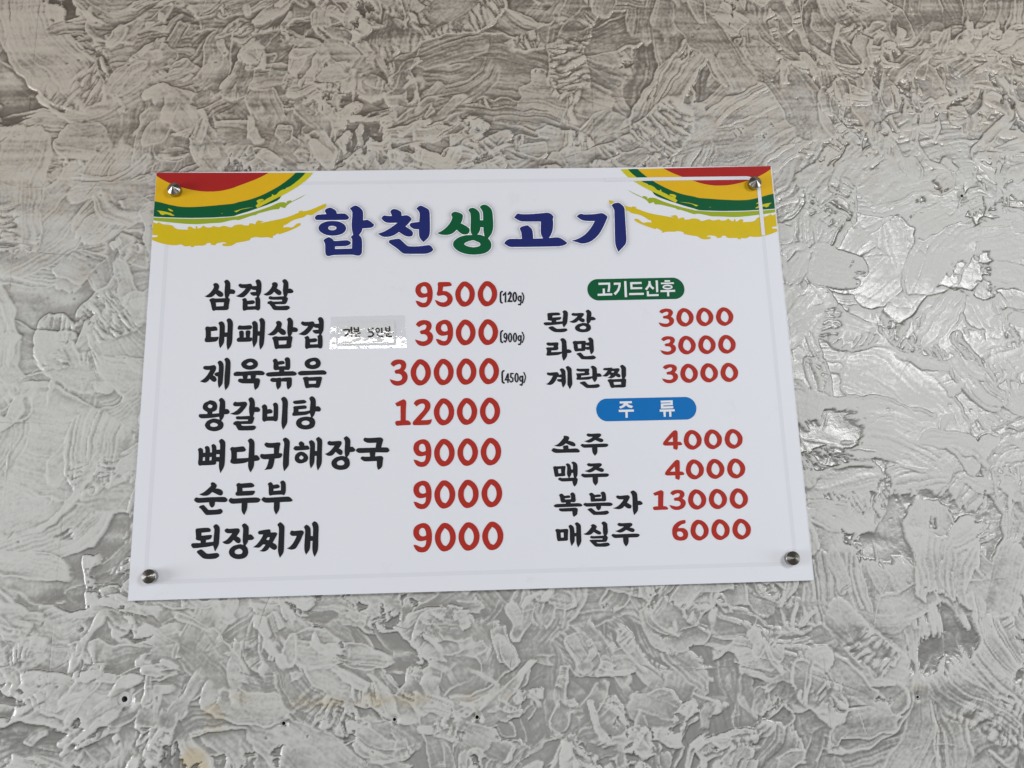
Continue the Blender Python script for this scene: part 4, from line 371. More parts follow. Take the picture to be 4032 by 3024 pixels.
    ('(900g)', 'black', '4928 3542 4902 3519 4896 3441 4899 3371 4924 3351 4930 3350 4936 3352 4940 3358 4941 3365 4938 3370 4922 3383 4919 3441 4924 3507 4943 3524 4946 3529 4945 3536 4940 3542 4934 3544/5002 3457 5000 3442 4994 3429 4986 3419 4977 3414 4967 3414 4958 3420 4950 3430 4946 3443 4944 3458 4947 3473 4952 3486 4960 3496 4969 3501 4979 3501 4988 3496 4996 3486 5000 3472|4982 3457 4981 3450 4979 3442 4977 3437 4974 3435 4971 3435 4968 3438 4966 3443 4965 3450 4965 3458 4965 3466 4967 3473 4969 3478 4972 3480 4975 3480 4978 3478 4980 3472 4981 3465/4984 3472 4977 3403 4966 3385 4957 3392 4953 3394 4947 3392 4943 3387 4942 3381 4945 3376 4971 3354 4997 3396 5004 3471 5002 3476 4997 3479 4991 3480 4986 3477/5069 3430 5066 3406 5060 3385 5052 3370 5042 3361 5031 3362 5021 3370 5013 3386 5008 3407 5007 3431 5010 3455 5016 3476 5024 3492 5035 3500 5045 3500 5055 3492 5063 3476 5068 3454|5047 3430 5046 3414 5044 3400 5042 3389 5038 3383 5035 3384 5032 3389 5030 3400 5029 3414 5029 3431 5030 3447 5032 3462 5035 3472 5038 3478 5041 3478 5044 3472 5046 3462 5047 3447/5138 3430 5135 3406 5129 3385 5121 3370 5110 3362 5100 3362 5090 3370 5082 3386 5077 3407 5076 3432 5079 3456 5085 3477 5093 3492 5104 3501 5114 3500 5124 3492 5132 3476 5137 3454|5116 3431 5115 3414 5113 3400 5110 3389 5107 3384 5104 3384 5101 3390 5099 3400 5098 3415 5098 3431 5099 3448 5101 3462 5104 3473 5107 3478 5110 3478 5113 3472 5115 3462 5116 3447/5199 3420 5197 3405 5192 3391 5184 3382 5174 3377 5164 3377 5155 3382 5148 3392 5144 3406 5142 3421 5144 3436 5150 3449 5158 3459 5167 3464 5177 3463 5186 3458 5194 3448 5198 3435|5179 3420 5179 3412 5177 3405 5174 3400 5172 3397 5169 3397 5166 3400 5164 3405 5163 3412 5162 3420 5163 3428 5165 3435 5167 3440 5170 3443 5173 3443 5176 3440 5178 3435 5179 3428/5183 3456 5178 3366 5169 3340 5155 3343 5150 3342 5146 3337 5145 3331 5146 3325 5151 3322 5182 3316 5198 3362 5203 3455 5201 3460 5196 3464 5190 3464 5185 3461/5202 3503 5224 3435 5199 3358 5200 3354 5203 3350 5208 3348 5213 3349 5216 3353 5242 3435 5218 3509 5215 3512 5210 3513 5205 3512 5202 3508'),
    ('(450g)', 'black', '4931 2965 4905 2943 4901 2866 4904 2794 4928 2771 4934 2769 4941 2771 4946 2776 4947 2783 4944 2789 4927 2805 4925 2866 4928 2931 4946 2946 4949 2951 4948 2958 4943 2964 4936 2966/4983 2914 4941 2815 5013 2813 5018 2815 5021 2820 5021 2827 5018 2832 5014 2834 4971 2835 5002 2905 5002 2910 4998 2915 4993 2918 4987 2917/4986 2910 4979 2789 4981 2783 4986 2780 4993 2779 4999 2782 5001 2788 5008 2909 5006 2914 5001 2918 4994 2918 4988 2915/5067 2922 5027 2923 5020 2857 5050 2840 5049 2813 5036 2804 5024 2813 5019 2814 5014 2812 5010 2806 5010 2801 5012 2796 5035 2779 5069 2802 5070 2851 5042 2869 5045 2902 5066 2901 5071 2903 5074 2908 5074 2915 5072 2920/5144 2851 5141 2827 5135 2806 5126 2791 5116 2783 5105 2783 5095 2792 5087 2807 5082 2828 5081 2852 5083 2876 5089 2897 5098 2913 5109 2921 5120 2921 5130 2912 5138 2896 5142 2875|5121 2852 5120 2836 5118 2821 5116 2811 5112 2805 5109 2805 5106 2811 5104 2822 5103 2836 5103 2852 5104 2868 5106 2882 5109 2893 5112 2899 5115 2898 5118 2893 5120 2882 5121 2868/5204 2836 5202 2820 5196 2807 5189 2798 5179 2792 5169 2793 5160 2798 5153 2808 5148 2822 5147 2837 5149 2852 5154 2865 5162 2875 5172 2880 5182 2880 5191 2875 5198 2864 5203 2851|5184 2836 5183 2828 5181 2821 5179 2816 5176 2813 5173 2813 5171 2816 5169 2821 5167 2828 5167 2836 5168 2845 5170 2852 5172 2857 5175 2860 5178 2860 5180 2857 5182 2851 5184 2844/5188 2874 5183 2786 5173 2758 5161 2762 5156 2762 5151 2758 5149 2752 5150 2746 5154 2743 5185 2731 5203 2782 5208 2873 5206 2878 5201 2882 5195 2882 5190 2879/5207 2923 5228 2858 5205 2781 5206 2777 5209 2773 5214 2772 5219 2773 5221 2776 5245 2859 5223 2928 5220 2932 5216 2933 5211 2931 5208 2927'),
    ('pill_green', 'green', '6318 4273 7396 4277 7433 4270 7468 4254 7500 4230 7524 4200 7542 4164 7550 4126 7550 4087 7541 4050 7524 4017 7498 3990 7468 3970 7432 3958 7395 3956 6316 3953 6278 3958 6243 3973 6212 3996 6186 4025 6169 4060 6160 4098 6160 4136 6169 4174 6187 4207 6212 4236 6244 4257 6280 4270'),
    ('pill_blue', 'blue', '6354 2529 7444 2529 7481 2523 7515 2508 7544 2485 7568 2456 7583 2421 7591 2383 7589 2345 7578 2308 7560 2274 7534 2247 7503 2226 7468 2213 7431 2210 6347 2210 6311 2215 6277 2230 6247 2252 6223 2281 6207 2316 6199 2353 6199 2392 6209 2429 6226 2462 6251 2491 6282 2512 6317 2525'),
    ('고기드신후', 'white', '6321 4216 6489 4217 6488 4159 6475 4076 6442 4079 6455 4137 6459 4186 6321 4184/6377 4127 6408 4128 6407 4054 6510 4055 6509 4024 6300 4020 6301 4051 6376 4053/6540 4213 6640 4213 6635 4156 6613 4096 6582 4055 6554 4028 6530 4054 6577 4097 6602 4149 6605 4184 6540 4179/6690 4234 6723 4235 6720 3995 6686 3994/6776 4218 6940 4218 6940 4189 6807 4186 6806 4140 6944 4140 6943 4112 6775 4110/6752 4054 6962 4055 6962 4024 6750 4024/7039 4228 7070 4229 7070 4195 7082 4156 7118 4124 7095 4099 7050 4146 7008 4091 6982 4114 7023 4157 7039 4195/7143 4237 7176 4237 7171 4062 7141 4059/7006 4078 7036 4078 7036 4030 7173 4032 7173 4003 7004 4001/7273 4238 7352 4237 7351 4214 7271 4212/7217 4202 7404 4204 7404 4180 7217 4179/7204 4090 7414 4092 7415 4062 7326 4060 7325 3997 7295 3996 7296 4060 7202 4060/7383 4134 7378 4121 7364 4111 7344 4103 7320 4099 7294 4099 7271 4104 7252 4113 7240 4124 7236 4136 7241 4149 7255 4159 7275 4167 7299 4171 7325 4171 7348 4166 7367 4158 7379 4146|7361 4134 7358 4130 7348 4126 7334 4123 7318 4121 7300 4122 7283 4124 7269 4127 7261 4131 7258 4136 7261 4140 7270 4144 7284 4147 7301 4149 7319 4148 7336 4146 7350 4143 7358 4139'),
    ('주류', 'white', '6527 2484 6697 2485 6698 2456 6638 2455 6651 2435 6709 2416 6692 2386 6645 2399 6613 2427 6582 2401 6533 2383 6516 2409 6562 2426 6588 2454 6527 2455/6508 2367 6718 2367 6719 2337 6631 2336 6628 2253 6596 2253 6598 2335 6508 2336/7099 2483 7267 2485 7265 2416 7132 2414 7131 2401 7269 2402 7268 2371 7096 2370 7099 2443 7233 2445 7234 2454 7098 2454/7077 2358 7287 2358 7286 2328 7237 2328 7234 2253 7204 2254 7206 2326 7160 2326 7156 2255 7127 2255 7126 2327 7075 2328'),
    ('paper', 'paper', '2643 3697 3422 3697 3442 3376 2653 3372'),
    ('tape', 'tape', '2541 3780 3570 3784 3577 3484 3596 3310 2532 3312'),
    ('note', 'marker', '2714 3570 2766 3577 2786 3573 2778 3545 2732 3502 2730 3496 2731 3490 2736 3484 2743 3482 2748 3484 2798 3531 2816 3591 2766 3602 2710 3594 2705 3591 2703 3585 2704 3577 2708 3572/2813 3619 2824 3479 2827 3473 2833 3469 2841 3470 2848 3474 2850 3480 2839 3620 2836 3626 2830 3630 2822 3630 2815 3626/2855 3612 2859 3562 2862 3556 2868 3553 2874 3554 2880 3557 2881 3563 2877 3614 2874 3619 2869 3622 2862 3622 2856 3618/2911 3614 2917 3563 2919 3558 2925 3555 2932 3555 2937 3559 2939 3565 2933 3616 2930 3621 2924 3624 2917 3624 2912 3620/2867 3580 2924 3581 2927 3583 2929 3587 2929 3592 2926 3596 2923 3598 2866 3596 2862 3594 2860 3590 2860 3585 2863 3581/2867 3553 2930 3552 2935 3554 2937 3560 2937 3566 2934 3571 2930 3573 2866 3573 2862 3571 2859 3566 2859 3560 2862 3555/2889 3559 2889 3528 2891 3523 2896 3520 2903 3520 2908 3522 2910 3528 2909 3559 2907 3564 2902 3567 2896 3567 2891 3564/2862 3514 2952 3525 2956 3528 2958 3533 2958 3539 2954 3544 2949 3545 2859 3535 2855 3532 2853 3527 2854 3520 2857 3516/2878 3519 2880 3474 2940 3473 2945 3475 2948 3480 2948 3487 2945 3492 2940 3494 2900 3495 2899 3520 2897 3525 2892 3528 2885 3528 2880 3524/3128 3613 3053 3598 3057 3540 3107 3534 3121 3515 3105 3496 3064 3494 3059 3491 3056 3485 3057 3478 3060 3473 3066 3471 3116 3473 3149 3514 3119 3556 3078 3560 3077 3579 3132 3590 3137 3593 3139 3600 3138 3607 3133 3612/3224 3571 3222 3558 3217 3547 3208 3539 3198 3534 3186 3535 3176 3539 3167 3548 3161 3559 3159 3572 3161 3585 3166 3596 3175 3604 3186 3608 3197 3608 3208 3603 3216 3595 3222 3584|3207 3571 3206 3564 3203 3559 3199 3554 3194 3552 3189 3552 3184 3555 3180 3559 3177 3565 3176 3572 3177 3578 3180 3584 3184 3588 3189 3590 3194 3590 3199 3588 3203 3584 3206 3578/3236 3600 3242 3532 3244 3526 3250 3523 3257 3524 3262 3527 3264 3533 3258 3601 3255 3606 3250 3609 3243 3609 3237 3605/3181 3508 3205 3468 3263 3470 3268 3473 3271 3478 3270 3485 3267 3490 3262 3492 3215 3490 3198 3519 3194 3522 3188 3522 3182 3519 3180 3514/3294 3606 3296 3557 3299 3552 3304 3550 3310 3550 3315 3553 3317 3558 3314 3607 3312 3612 3307 3615 3300 3615 3295 3611/3346 3619 3350 3555 3352 3550 3357 3547 3364 3548 3369 3551 3370 3556 3366 3620 3364 3625 3359 3628 3352 3627 3347 3624/3306 3579 3358 3580 3362 3581 3364 3585 3364 3589 3361 3593 3358 3594 3306 3594 3303 3592 3301 3588 3301 3584 3303 3580/3306 3548 3363 3547 3367 3549 3370 3554 3370 3560 3367 3564 3363 3566 3306 3568 3302 3566 3299 3561 3299 3555 3302 3550/3287 3520 3406 3521 3411 3523 3413 3528 3413 3534 3410 3539 3406 3541 3286 3540 3282 3538 3280 3533 3280 3527 3283 3522/3334 3531 3335 3508 3337 3503 3342 3500 3348 3500 3353 3503 3355 3508 3355 3530 3353 3535 3348 3539 3342 3539 3336 3536/3307 3502 3316 3466 3386 3469 3391 3471 3393 3476 3393 3482 3390 3487 3385 3489 3331 3487 3326 3507 3323 3511 3318 3513 3312 3511 3308 3507'),
    ('art_orange', 'orange', '1 5998 1995 5974 1970 5946 1889 5869 1780 5781 1634 5689 1488 5614 1341 5560 1194 5526 1115 5502 968 5488 821 5474 674 5464 528 5458 380 5464 231 5494 82 5536 2 5554 3 5622 4 5949'),
    ('art_red', 'red2', '1 5998 1606 5979 1595 5971 1477 5903 1331 5838 1184 5780 1076 5737 922 5702 774 5694 626 5704 439 5745 235 5816 98 5887 4 5949'),
    ('art_green', 'green', '1995 5974 2137 5972 2098 5920 2024 5847 1929 5767 1841 5715 1771 5566 1644 5495 1494 5437 1348 5383 1202 5337 1124 5310 977 5300 830 5293 683 5291 463 5292 242 5302 96 5310 0 5318 2 5554 82 5536 231 5494 380 5464 528 5458 674 5464 821 5474 968 5488 1115 5502 1194 5526 1341 5560 1488 5614 1634 5689 1780 5781 1889 5869 1970 5946'),
    ('art_lime', 'lime', '2137 5972 2246 5971 2173 5878 2042 5765 1858 5646 1712 5567 1566 5488 1464 5430 1437 5462 1469 5502 1450 5530 1453 5545 1482 5562 1526 5569 1549 5560 1549 5545 1520 5537 1487 5518 1550 5541 1600 5576 1659 5608 1665 5640 1680 5636 1688 5624 1725 5636 1768 5684 1819 5713 1841 5715 1929 5767 2024 5847 2098 5920/194 5436 220 5434 258 5414 278 5394 237 5398 214 5414/42 5411 127 5400 238 5370 261 5354 300 5330 263 5328 203 5347 159 5352 130 5338 92 5360 80 5384/945 5359 963 5354 981 5360 964 5348/1135 5384 1172 5396 1228 5415 1309 5432 1412 5441 1309 5424 1236 5408 1200 5389 1169 5367'),
    ('art_leaf', 'leaf', '1 5306 170 5293 464 5280 684 5278 977 5287 1197 5309 1203 5313 1349 5351 1495 5397 1641 5451 1729 5494 1788 5514 1847 5513 1877 5496 1877 5524 1906 5539 1939 5544 1947 5524 2010 5559 2120 5618 2171 5650 2083 5586 1951 5515 1907 5488 1878 5460 1854 5424 1820 5433 1790 5445 1769 5409 1680 5402 1570 5372 1475 5345 1439 5322 1402 5318 1315 5288 1206 5249 1163 5254 1097 5247 958 5213 834 5207 688 5197 571 5195 394 5209 210 5232 99 5245 0 5262'),
    ('art_yellow', 'yellow', '-2 5234 50 5212 78 5233 139 5201 271 5181 302 5147 355 5122 502 5112 485 5144 514 5161 544 5151 581 5127 603 5131 605 5162 620 5162 636 5126 676 5142 711 5173 756 5144 829 5147 843 5163 932 5146 997 5165 1101 5139 1158 5174 1244 5181 1282 5168 1349 5164 1362 5199 1421 5190 1440 5174 1457 5218 1479 5240 1560 5224 1502 5197 1649 5227 1869 5276 2059 5353 2048 5373 2103 5381 2118 5370 2236 5399 2398 5473 2443 5485 2436 5432 2312 5358 2238 5310 2172 5316 2128 5280 1981 5238 1872 5164 1850 5168 1836 5125 1902 5132 1969 5127 2034 5182 2086 5189 2079 5153 1948 5083 1788 5022 1769 5038 1693 4992 1698 4964 1672 4969 1627 4981 1510 4979 1473 4987 1393 4973 1365 4938 1219 4908 1184 4901 1113 4859 1011 4857 988 4876 1002 4894 1053 4895 1016 4914 921 4901 886 4870 827 4881 826 4906 775 4903 740 4872 595 4867 592 4847 552 4848 547 4868 471 4861 412 4889 339 4879 230 4888 119 4917 4 4962 1 5005 70 5008 79 5032 1 5041'),
]
# ------------------------------------------------------------------ the wall
NX, NY, STEP, X0, Y0 = 1216, 889, 1.4, -310, -302   # the part in view; a coarser surround follows
WALL_OUT = -10.0                                  # mm: the plaster lies 10 mm behind the face of the board
H, P, COAT, SMOOTH = make_wall(NX, NY, STEP, X0, Y0)
def onwall(x, y):                                 # board-plane position seen by the eye -> the same spot on the plaster
    f = (1160.6-WALL_OUT)/1160.6
    return 458.36+(x-458.36)*f, 16.2+(y-16.2)*f
xs = X0+STEP*np.arange(NX); ys = Y0+STEP*np.arange(NY)
XX, YY = np.meshgrid(xs, ys)
HOLES = [(4.4, -120.3, 3.6, 9.5), (204.1, -155.7, 2.4, 3.4), (343.2, -155.9, 2.1, 3.2), (447.8, -156.7, 2.3, 3.4), (1180.3, 548.2, 2.3, 3.6), (1019.4, -151.3, 1.9, 2.8)]
HOLES = [onwall(a, b)+(c, d) for a, b, c, d in HOLES]
kill = np.zeros((NY, NX), bool)
for hx, hy, r, R in HOLES:
    d = np.hypot(XX-hx, YY-hy); wgt = np.clip(1-(d-R)/5, 0, 1)
    H = H*(1-wgt)+wgt*np.clip(H, -0.5, 0.5); kill |= d < r+0.4
STAIN = np.zeros((NY, NX), np.float32)
rngs = np.random.default_rng(5)
fw = np.fft.rfft2(rngs.standard_normal((NY, NX))); fq = np.hypot(np.fft.fftfreq(NY)[:, None], np.fft.rfftfreq(NX)[None, :])
lowf = np.fft.irfft2(fw/(1+(fq*38)**2)**0.9, s=(NY, NX)); lowf /= lowf.std()
for sx, sy, rx, ry, a in ((225, -133, 60, 7, .55), (318, -131, 26, 9, .6), (365, -133, 24, 8, .6), (455, -131, 34, 7, .55), (118, -150, 14, 22, .6), (98, -192, 20, 16, .9), (150, -128, 24, 12, .35), (1015, -142, 20, 8, .3), (1060, -190, 30, 12, .25)):
    sx, sy = onwall(sx, sy)
    STAIN = np.maximum(STAIN, a*np.clip(1.25-((XX-sx)/rx)**2-((YY-sy)/ry)**2+0.45*lowf, 0, 1))
STAIN *= 0.48+0.25*np.clip(lowf, -1, 1)
# paper-width seams: hairline vertical creases
for sx, y0, y1 in ((470, -500, -20), (-95, -500, 160), (-195, -500, 1160), (905, -500, 1160), (205, 560, 1160), (640, 600, 1160), (-9, 604, 712)):
    i = int((sx-X0)/STEP); jj = (ys > y0) & (ys < y1)
    wob = np.clip(lowf[:, i]*0.5+0.6, 0, 1)
    H[jj, i] -= 0.42*wob[jj]; H[jj, i+1] += 0.24*wob[jj]; P[jj, i] = np.clip(P[jj, i]+0.28*wob[jj], 0, 1)
for sy, x0, x1 in ((613, -310, -85), (-208, 860, 1250), (-150, 900, 1180)):
    j = int((sy-Y0)/STEP); ii_ = (xs > x0) & (xs < x1)
    wob = np.clip(lowf[j]*0.5+0.6, 0, 1)
    H[j, ii_] += 0.22*wob[ii_]; H[j-1, ii_] -= 0.16*wob[ii_]; P[j, ii_] = np.clip(P[j, ii_]-0.2*wob[ii_], 0, 1)
def sheet_arrays(X, Y, Hh, keepq):
    ny, nx = X.shape
    c = np.stack([(X.ravel()-450)*0.001, -(WALL_OUT+Hh.ravel())*0.001, Z0+Y.ravel()*0.001], 1).astype(np.float32)
    j, i = np.nonzero(keepq); q = j*nx+i
    return c, np.stack([q, q+1, q+nx+1, q+nx], 1).astype(np.int32)
bad = kill[:-1, :-1] | kill[1:, :-1] | kill[:-1, 1:] | kill[1:, 1:]
c1, q1 = sheet_arrays(XX, YY, H, ~bad)
NX2, NY2, ST2, X2, Y2 = 700, 530, 6.0, -1650, -1290
H2, P2, _c, _s = make_wall(NX2, NY2, ST2, X2, Y2, seed=21)
XB, YB = np.meshgrid(X2+ST2*np.arange(NX2), Y2+ST2*np.arange(NY2))
inside = (XB > xs[0]+8) & (XB < xs[-1]-8) & (YB > ys[0]+8) & (YB < ys[-1]-8)
c2, q2 = sheet_arrays(XB, YB, H2-0.8, ~(inside[:-1, :-1] & inside[1:, :-1] & inside[:-1, 1:] & inside[1:, 1:]))
def soot(x, y, n):
    q = np.clip((y+28*n-0.10*(x-450)-430)/330, 0, 1); return q*q*(3-2*q)
co = np.concatenate([c1, c2]); quads = np.concatenate([q1, q2+len(c1)])
me = bpy.data.meshes.new('wall'); nf = len(quads)
me.vertices.add(len(co)); me.vertices.foreach_set('co', co.ravel())
me.loops.add(nf*4); me.loops.foreach_set('vertex_index', quads.ravel())
me.polygons.add(nf); me.polygons.foreach_set('loop_start', np.arange(0, nf*4, 4, dtype=np.int32))
me.update(calc_edges=True)
me.polygons.foreach_set('use_smooth', np.ones(nf, bool))
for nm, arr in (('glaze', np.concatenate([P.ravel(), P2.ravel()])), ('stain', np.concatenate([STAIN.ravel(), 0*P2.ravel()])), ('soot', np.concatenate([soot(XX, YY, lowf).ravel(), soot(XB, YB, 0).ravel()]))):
    at = me.attributes.new(nm, 'FLOAT', 'POINT'); at.data.foreach_set('value', np.ascontiguousarray(arr, np.float32))

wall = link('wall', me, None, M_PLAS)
wall['kind'] = 'structure'; wall['label'] = 'rough trowelled grey plaster wall behind the menu sign'
# old screw holes: a ragged rim of filler round a real bore
for k, (hx, hy, r, R) in enumerate(HOLES):
    bm = bmesh.new(); n = 28; rg = random.Random(k)
    def ringv(rad, out, jit):
        ph = rg.uniform(0, 6)
        return [bm.verts.new(W(hx+rad*(1+jit*(math.sin(3*t+ph)*.6+math.sin(5*t+2*ph)*.4+rg.uniform(-.4, .4)))*math.cos(t), hy+rad*(1+jit*(math.sin(3*t+ph)*.6+rg.uniform(-.4, .4)))*math.sin(t), WALL_OUT+out)) for t in np.linspace(0, 2*math.pi, n, endpoint=False)]
    rings = [ringv(R, -0.9, .12), ringv(R*0.93, 0.75, .12), ringv(r*1.12, 0.85, .03), ringv(r, 0.4, .02), ringv(r*0.97, -16, .0)]
    for q in range(4):
        for t in range(n):
            f = bm.faces.new((rings[q][t], rings[q][(t+1) % n], rings[q+1][(t+1) % n], rings[q+1][t])); f.smooth = True; f.material_index = 1 if q == 3 else 0
    f = bm.faces.new(rings[4]); f.material_index = 1
    bmesh.ops.recalc_face_normals(bm, faces=bm.faces)
    me = bpy.data.meshes.new('screw_hole'); bm.to_mesh(me); bm.free()
    o = link('screw_hole', me, wall, M_HOLE if R > 8 else M_PLAS); me.materials.append(M_BORE)
    if k == 0: o['label'] = 'screw hole in a round patch of white filler'

# ------------------------------------------------------------------ the menu sign
sign = empty('menu_sign', W(450, 0, 0))
sign['label'] = 'white restaurant menu board with Korean dishes and red prices'; sign['category'] = 'sign'
slab('backing_board', 1.0, 0.6, 900.0, 599.6, -6.0, -1.3, sign, M_BACK, 0.0002)
slab('face_sheet', 0.0, 0.0, 898.2, 600.0, -1.2, 0.0, sign, M_FACE, 0.00015)
def rrect(x0, y0, x1, y1, r, n=6):
    o = []
    for cx, cy, a0 in ((x1-r, y1-r, 0), (x0+r, y1-r, 90), (x0+r, y0+r, 180), (x1-r, y0+r, 270)):
        for k in range(n+1):
            t = math.radians(a0+90*k/n); o.append((cx+r*math.cos(t), cy+r*math.sin(t)))
    return o
print_mesh('border_line', [[rrect(18.2, 20.0, 879.6, 583.5, 20), rrect(23.6, 25.4, 874.2, 578.1, 15)]], 0.06, sign, INK['line'], smooth=False)
def pts(s):
    v = [int(t)*0.1 for t in s.split()]
    return list(zip(v[::2], v[1::2]))
def comps(s): return [[pts(r) for r in c.split('|')] for c in s.split('/')]
ART = (('art_orange', 0.10, 'golden_band'), ('art_red', 0.16, 'red_disc'), ('art_green', 0.22, 'green_arc'), ('art_lime', 0.28, 'lime_brushstroke'), ('art_leaf', 0.16, 'leaf_green_brushstroke'), ('art_yellow', 0.16, 'yellow_brushstroke'))
D = {t: (c, s) for t, c, s in DATA}
for key, out, nm in ART:
    c, s = D[key]; cs = comps(s)
    clip = [[[(min(max(x, 0.15), 897.9), min(y, 599.85)) for x, y in r] for r in cm] for cm in cs]
    def put(cm):
        print_mesh(nm, cm[:1], out, sign, INK[c])
        for q in cm[1:]: print_mesh('lime_fleck', [q], out+0.02, sign, INK[c])
    put(clip)
    mir = [[[(min(898.05, 898.4-x), y) for x, y in r] for r in cm] for cm in clip]
    put(mir)
# the pale line runs over the artwork at the right-hand corner
xr0, xr1, yt0, yt1 = 874.2, 879.6, 578.1, 583.5
L = [(650, yt0), (650, yt1)]+[(xr1-20+20*math.cos(t), yt1-20+20*math.sin(t)) for t in np.linspace(math.pi/2, 0, 8)]+[(xr1, 490), (xr0, 490)]+[(xr0-15+15*math.cos(t), yt0-15+15*math.sin(t)) for t in np.linspace(0, math.pi/2, 8)]
print_mesh('border_line', [[L]], 0.62, sign, INK['line'], smooth=False)
NAMES = dict(black='menu_word', red='price', navy='title_letter', green='title_letter', blue='heading_pill', white='heading_text')
for t, c, s in DATA:
    if t.startswith('art_') or t in ('paper', 'tape', 'note'): continue
    nm = NAMES[c]; out = 0.30
    if t == 'pill_green': nm = 'heading_pill'
    if t.startswith('('): nm = 'weight_note'
    if c == 'white': out = 0.65
    if t.startswith('title'): out = 1.0
    cs = comps(s)
    for part in ((cs[:2], cs[2:]) if t == '주류' else (cs,)):
        print_mesh(nm, part, out, sign, INK[c], smooth=(c != 'white'), step=0.012)
# title: white keyline and a soft grey printed glow following the letters
segs = []
for t, c, s in DATA:
    if t.startswith('title'):
        for cm in comps(s):
            for r in cm:
                q = np.array([tuple(p) for p in smooth_ring(r)])
                segs.append(np.concatenate([q, np.roll(q, -1, 0)], 1))
segs = np.concatenate(segs).astype(np.float32)
gs = 0.55
gx = np.arange(segs[:, 0].min()-11, segs[:, 0].max()+11, gs, dtype=np.float32); gy = np.arange(segs[:, 1].min()-11, segs[:, 1].max()+11, gs, dtype=np.float32)
GX, GY = np.meshgrid(gx, gy); D2 = np.full(GX.shape, 1e9, np.float32)
for x0, y0, x1, y1 in segs:
    a0 = np.searchsorted(gx, min(x0, x1)-11); a1 = np.searchsorted(gx, max(x0, x1)+11); b0 = np.searchsorted(gy, min(y0, y1)-11); b1 = np.searchsorted(gy, max(y0, y1)+11)
    px = GX[b0:b1, a0:a1]-x0; py = GY[b0:b1, a0:a1]-y0; vx, vy = x1-x0, y1-y0
    tt = np.clip((px*vx+py*vy)/(vx*vx+vy*vy+1e-9), 0, 1)
    D2[b0:b1, a0:a1] = np.minimum(D2[b0:b1, a0:a1], (px-tt*vx)**2+(py-tt*vy)**2)
DD = np.sqrt(D2)
def sheet(name, mask, out, material, ink=None):
    idx = -np.ones(mask.shape, np.int64); q = mask[:-1, :-1] & mask[1:, :-1] & mask[:-1, 1:] & mask[1:, 1:]
    used = np.zeros(mask.shape, bool); used[:-1, :-1] |= q; used[1:, :-1] |= q; used[:-1, 1:] |= q; used[1:, 1:] |= q
    idx[used] = np.arange(used.sum())
    l = sign.location; p = np.stack([(GX[used]-450)*.001-l.x, np.full(used.sum(), -out*.001-l.y), Z0+GY[used]*.001-l.z], 1)
    j, i = np.nonzero(q)
    f = np.stack([idx[j, i], idx[j, i+1], idx[j+1, i+1], idx[j+1, i]], 1)
    me = bpy.data.meshes.new(name); me.from_pydata(p.tolist(), [], f.tolist())
    if ink is not None:
        at = me.attributes.new('ink', 'FLOAT', 'POINT'); at.data.foreach_set('value', ink[used].astype(np.float32))
    return link(name, me, sign, material)
sheet('title_keyline', DD < 1.45, 0.85, INK['outline'])
sheet('title_glow', DD < 10, 0.03, M_GLOW, 0.62*np.exp(-(np.maximum(DD-1.0, 0)/3.6)**1.2)*np.clip((10-DD)/3, 0, 1))
# steel standoff caps: turned cylinder with a cone, one in each corner
bm = bmesh.new(); n = 48
prof = [(0, 9.05, 0.0), (1, 9.1, 0.0), (2, 9.15, 8.9), (3, 8.95, 9.15), (4, 4.4, 12.7), (5, 0.25, 16.0)]
rr = []
for k, r, o in prof:
    rr.append([bm.verts.new((r*.001*math.cos(t), -o*.001, r*.001*math.sin(t))) for t in np.linspace(0, 2*math.pi, n, endpoint=False)])
for a_, b_ in zip(rr[1:-1], rr[2:]):
    for t in range(n):
        f = bm.faces.new((a_[t], a_[(t+1) % n], b_[(t+1) % n], b_[t])); f.smooth = True
bm.faces.new(rr[-1]); bmesh.ops.delete(bm, geom=rr[0], context='VERTS')
bmesh.ops.recalc_face_normals(bm, faces=bm.faces)
for e in bm.edges:
    if len(e.link_faces) == 2 and e.calc_face_angle() > 0.2: e.smooth = False
cap_me = bpy.data.meshes.new('standoff_cap'); bm.to_mesh(cap_me); bm.free(); cap_me.materials.append(M_STEEL)
cap0 = None
for cx, cy in ((29.5, 570.5), (869.5, 570.0), (28.0, 30.0), (871.0, 29.5)):
    if cap0 is None: o = cap0 = link('standoff_cap', cap_me, sign)
    else: o = cap0.copy(); COL.objects.link(o); o.parent = sign
    o.location = local(sign, cx, cy, 0.02); o.rotation_euler = (0, random.uniform(0, 6), 0)

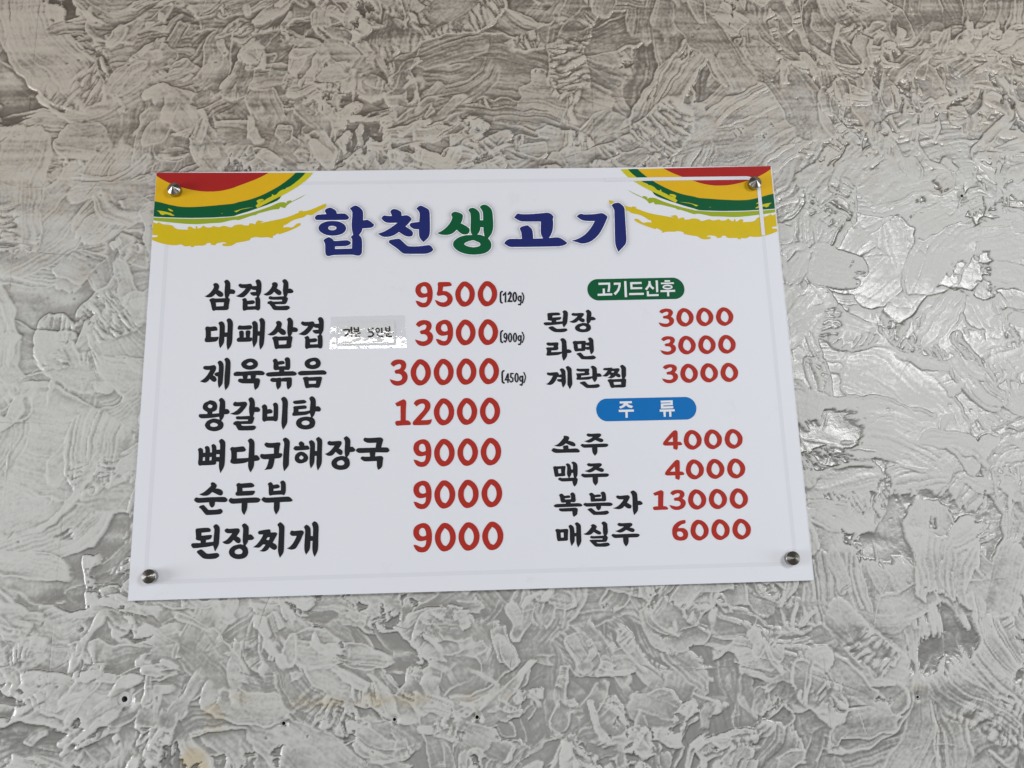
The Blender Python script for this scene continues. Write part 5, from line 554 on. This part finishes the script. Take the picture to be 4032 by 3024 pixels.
# ------------------------------------------------------------------ the note taped to the sign
tp = pts(D['tape'][1]); pp = pts(D['paper'][1])
cx = sum(p[0] for p in pp)/4; cy = sum(p[1] for p in pp)/4
note = empty('taped_note', W(cx, min(p[1] for p in tp), 0.5))
note['label'] = 'small handwritten paper note stuck on the menu board under shiny clear tape'; note['category'] = 'note'
bm = bmesh.new()
lo = [bm.verts.new(local(note, x, y, 0.35)) for x, y in pp]; hi = [bm.verts.new(local(note, x, y, 0.62)) for x, y in pp]
bm.faces.new(hi)
for k in range(4): bm.faces.new((lo[k], lo[(k+1) % 4], hi[(k+1) % 4], hi[k]))
bmesh.ops.recalc_face_normals(bm, faces=bm.faces)
me = bpy.data.meshes.new('paper'); bm.to_mesh(me); bm.free(); link('paper', me, note, M_PAPER)
print_mesh('handwriting', comps(D['note'][1]), 0.68, note, INK['marker'])
# tape: a wrinkled clear film draped over the paper
xl, xr_ = [tp[0], tp[-1]], [tp[1], tp[3]]
nu, nv = 110, 56
rg = np.random.default_rng(11)
def lattice(nx_, ny_):
    g = rg.standard_normal((ny_+3, nx_+3))
    def f(u, v):
        a = u*nx_; b = v*ny_; i = int(a); j = int(b); s = a-i; t = b-j; s = s*s*(3-2*s); t = t*t*(3-2*t)
        return (g[j, i]*(1-s)+g[j, i+1]*s)*(1-t)+(g[j+1, i]*(1-s)+g[j+1, i+1]*s)*t
    return f
w1, w2, w3 = lattice(7, 4), lattice(19, 9), lattice(40, 22)
bm = bmesh.new(); grid = []
for b in range(nv+1):
    v = b/nv; row = []
    for a in range(nu+1):
        u = a/nu
        left = Vector(tp[0]).lerp(Vector(tp[-1]), v); right = Vector(tp[1]).lerp(Vector(tp[3]), v)
        p = left.lerp(right, u)
        px0, px1, py0, py1 = pp[0][0], pp[1][0], pp[2][1], pp[0][1]
        din = min(p.x-px0, px1-p.x, p.y-py0, py1-p.y)
        lift = 0.45*min(max((din+2.2)/2.4, 0), 1)
        rough = 0.35+0.65*min(max((v-0.35)/0.4, 0), 1)
        hgt = 0.55+lift+0.85*(1-max(0, (0.86+0.05*w1(u, 0.9)+0.14*(u-0.5)-v)/0.86)**2)+0.07*w1(u, v)+rough*(0.06*w2(u, v)+0.03*w3(u, v))
        row.append(bm.verts.new(local(note, p.x, p.y, max(hgt, 0.45 if din < 0 else 0.9))))
    grid.append(row)
for b in range(nv):
    for a in range(nu):
        f = bm.faces.new((grid[b][a], grid[b+1][a], grid[b+1][a+1], grid[b][a+1])); f.smooth = True
bmesh.ops.recalc_face_normals(bm, faces=bm.faces)
me = bpy.data.meshes.new('clear_tape'); bm.to_mesh(me); bm.free(); link('clear_tape', me, note, M_TAPE)
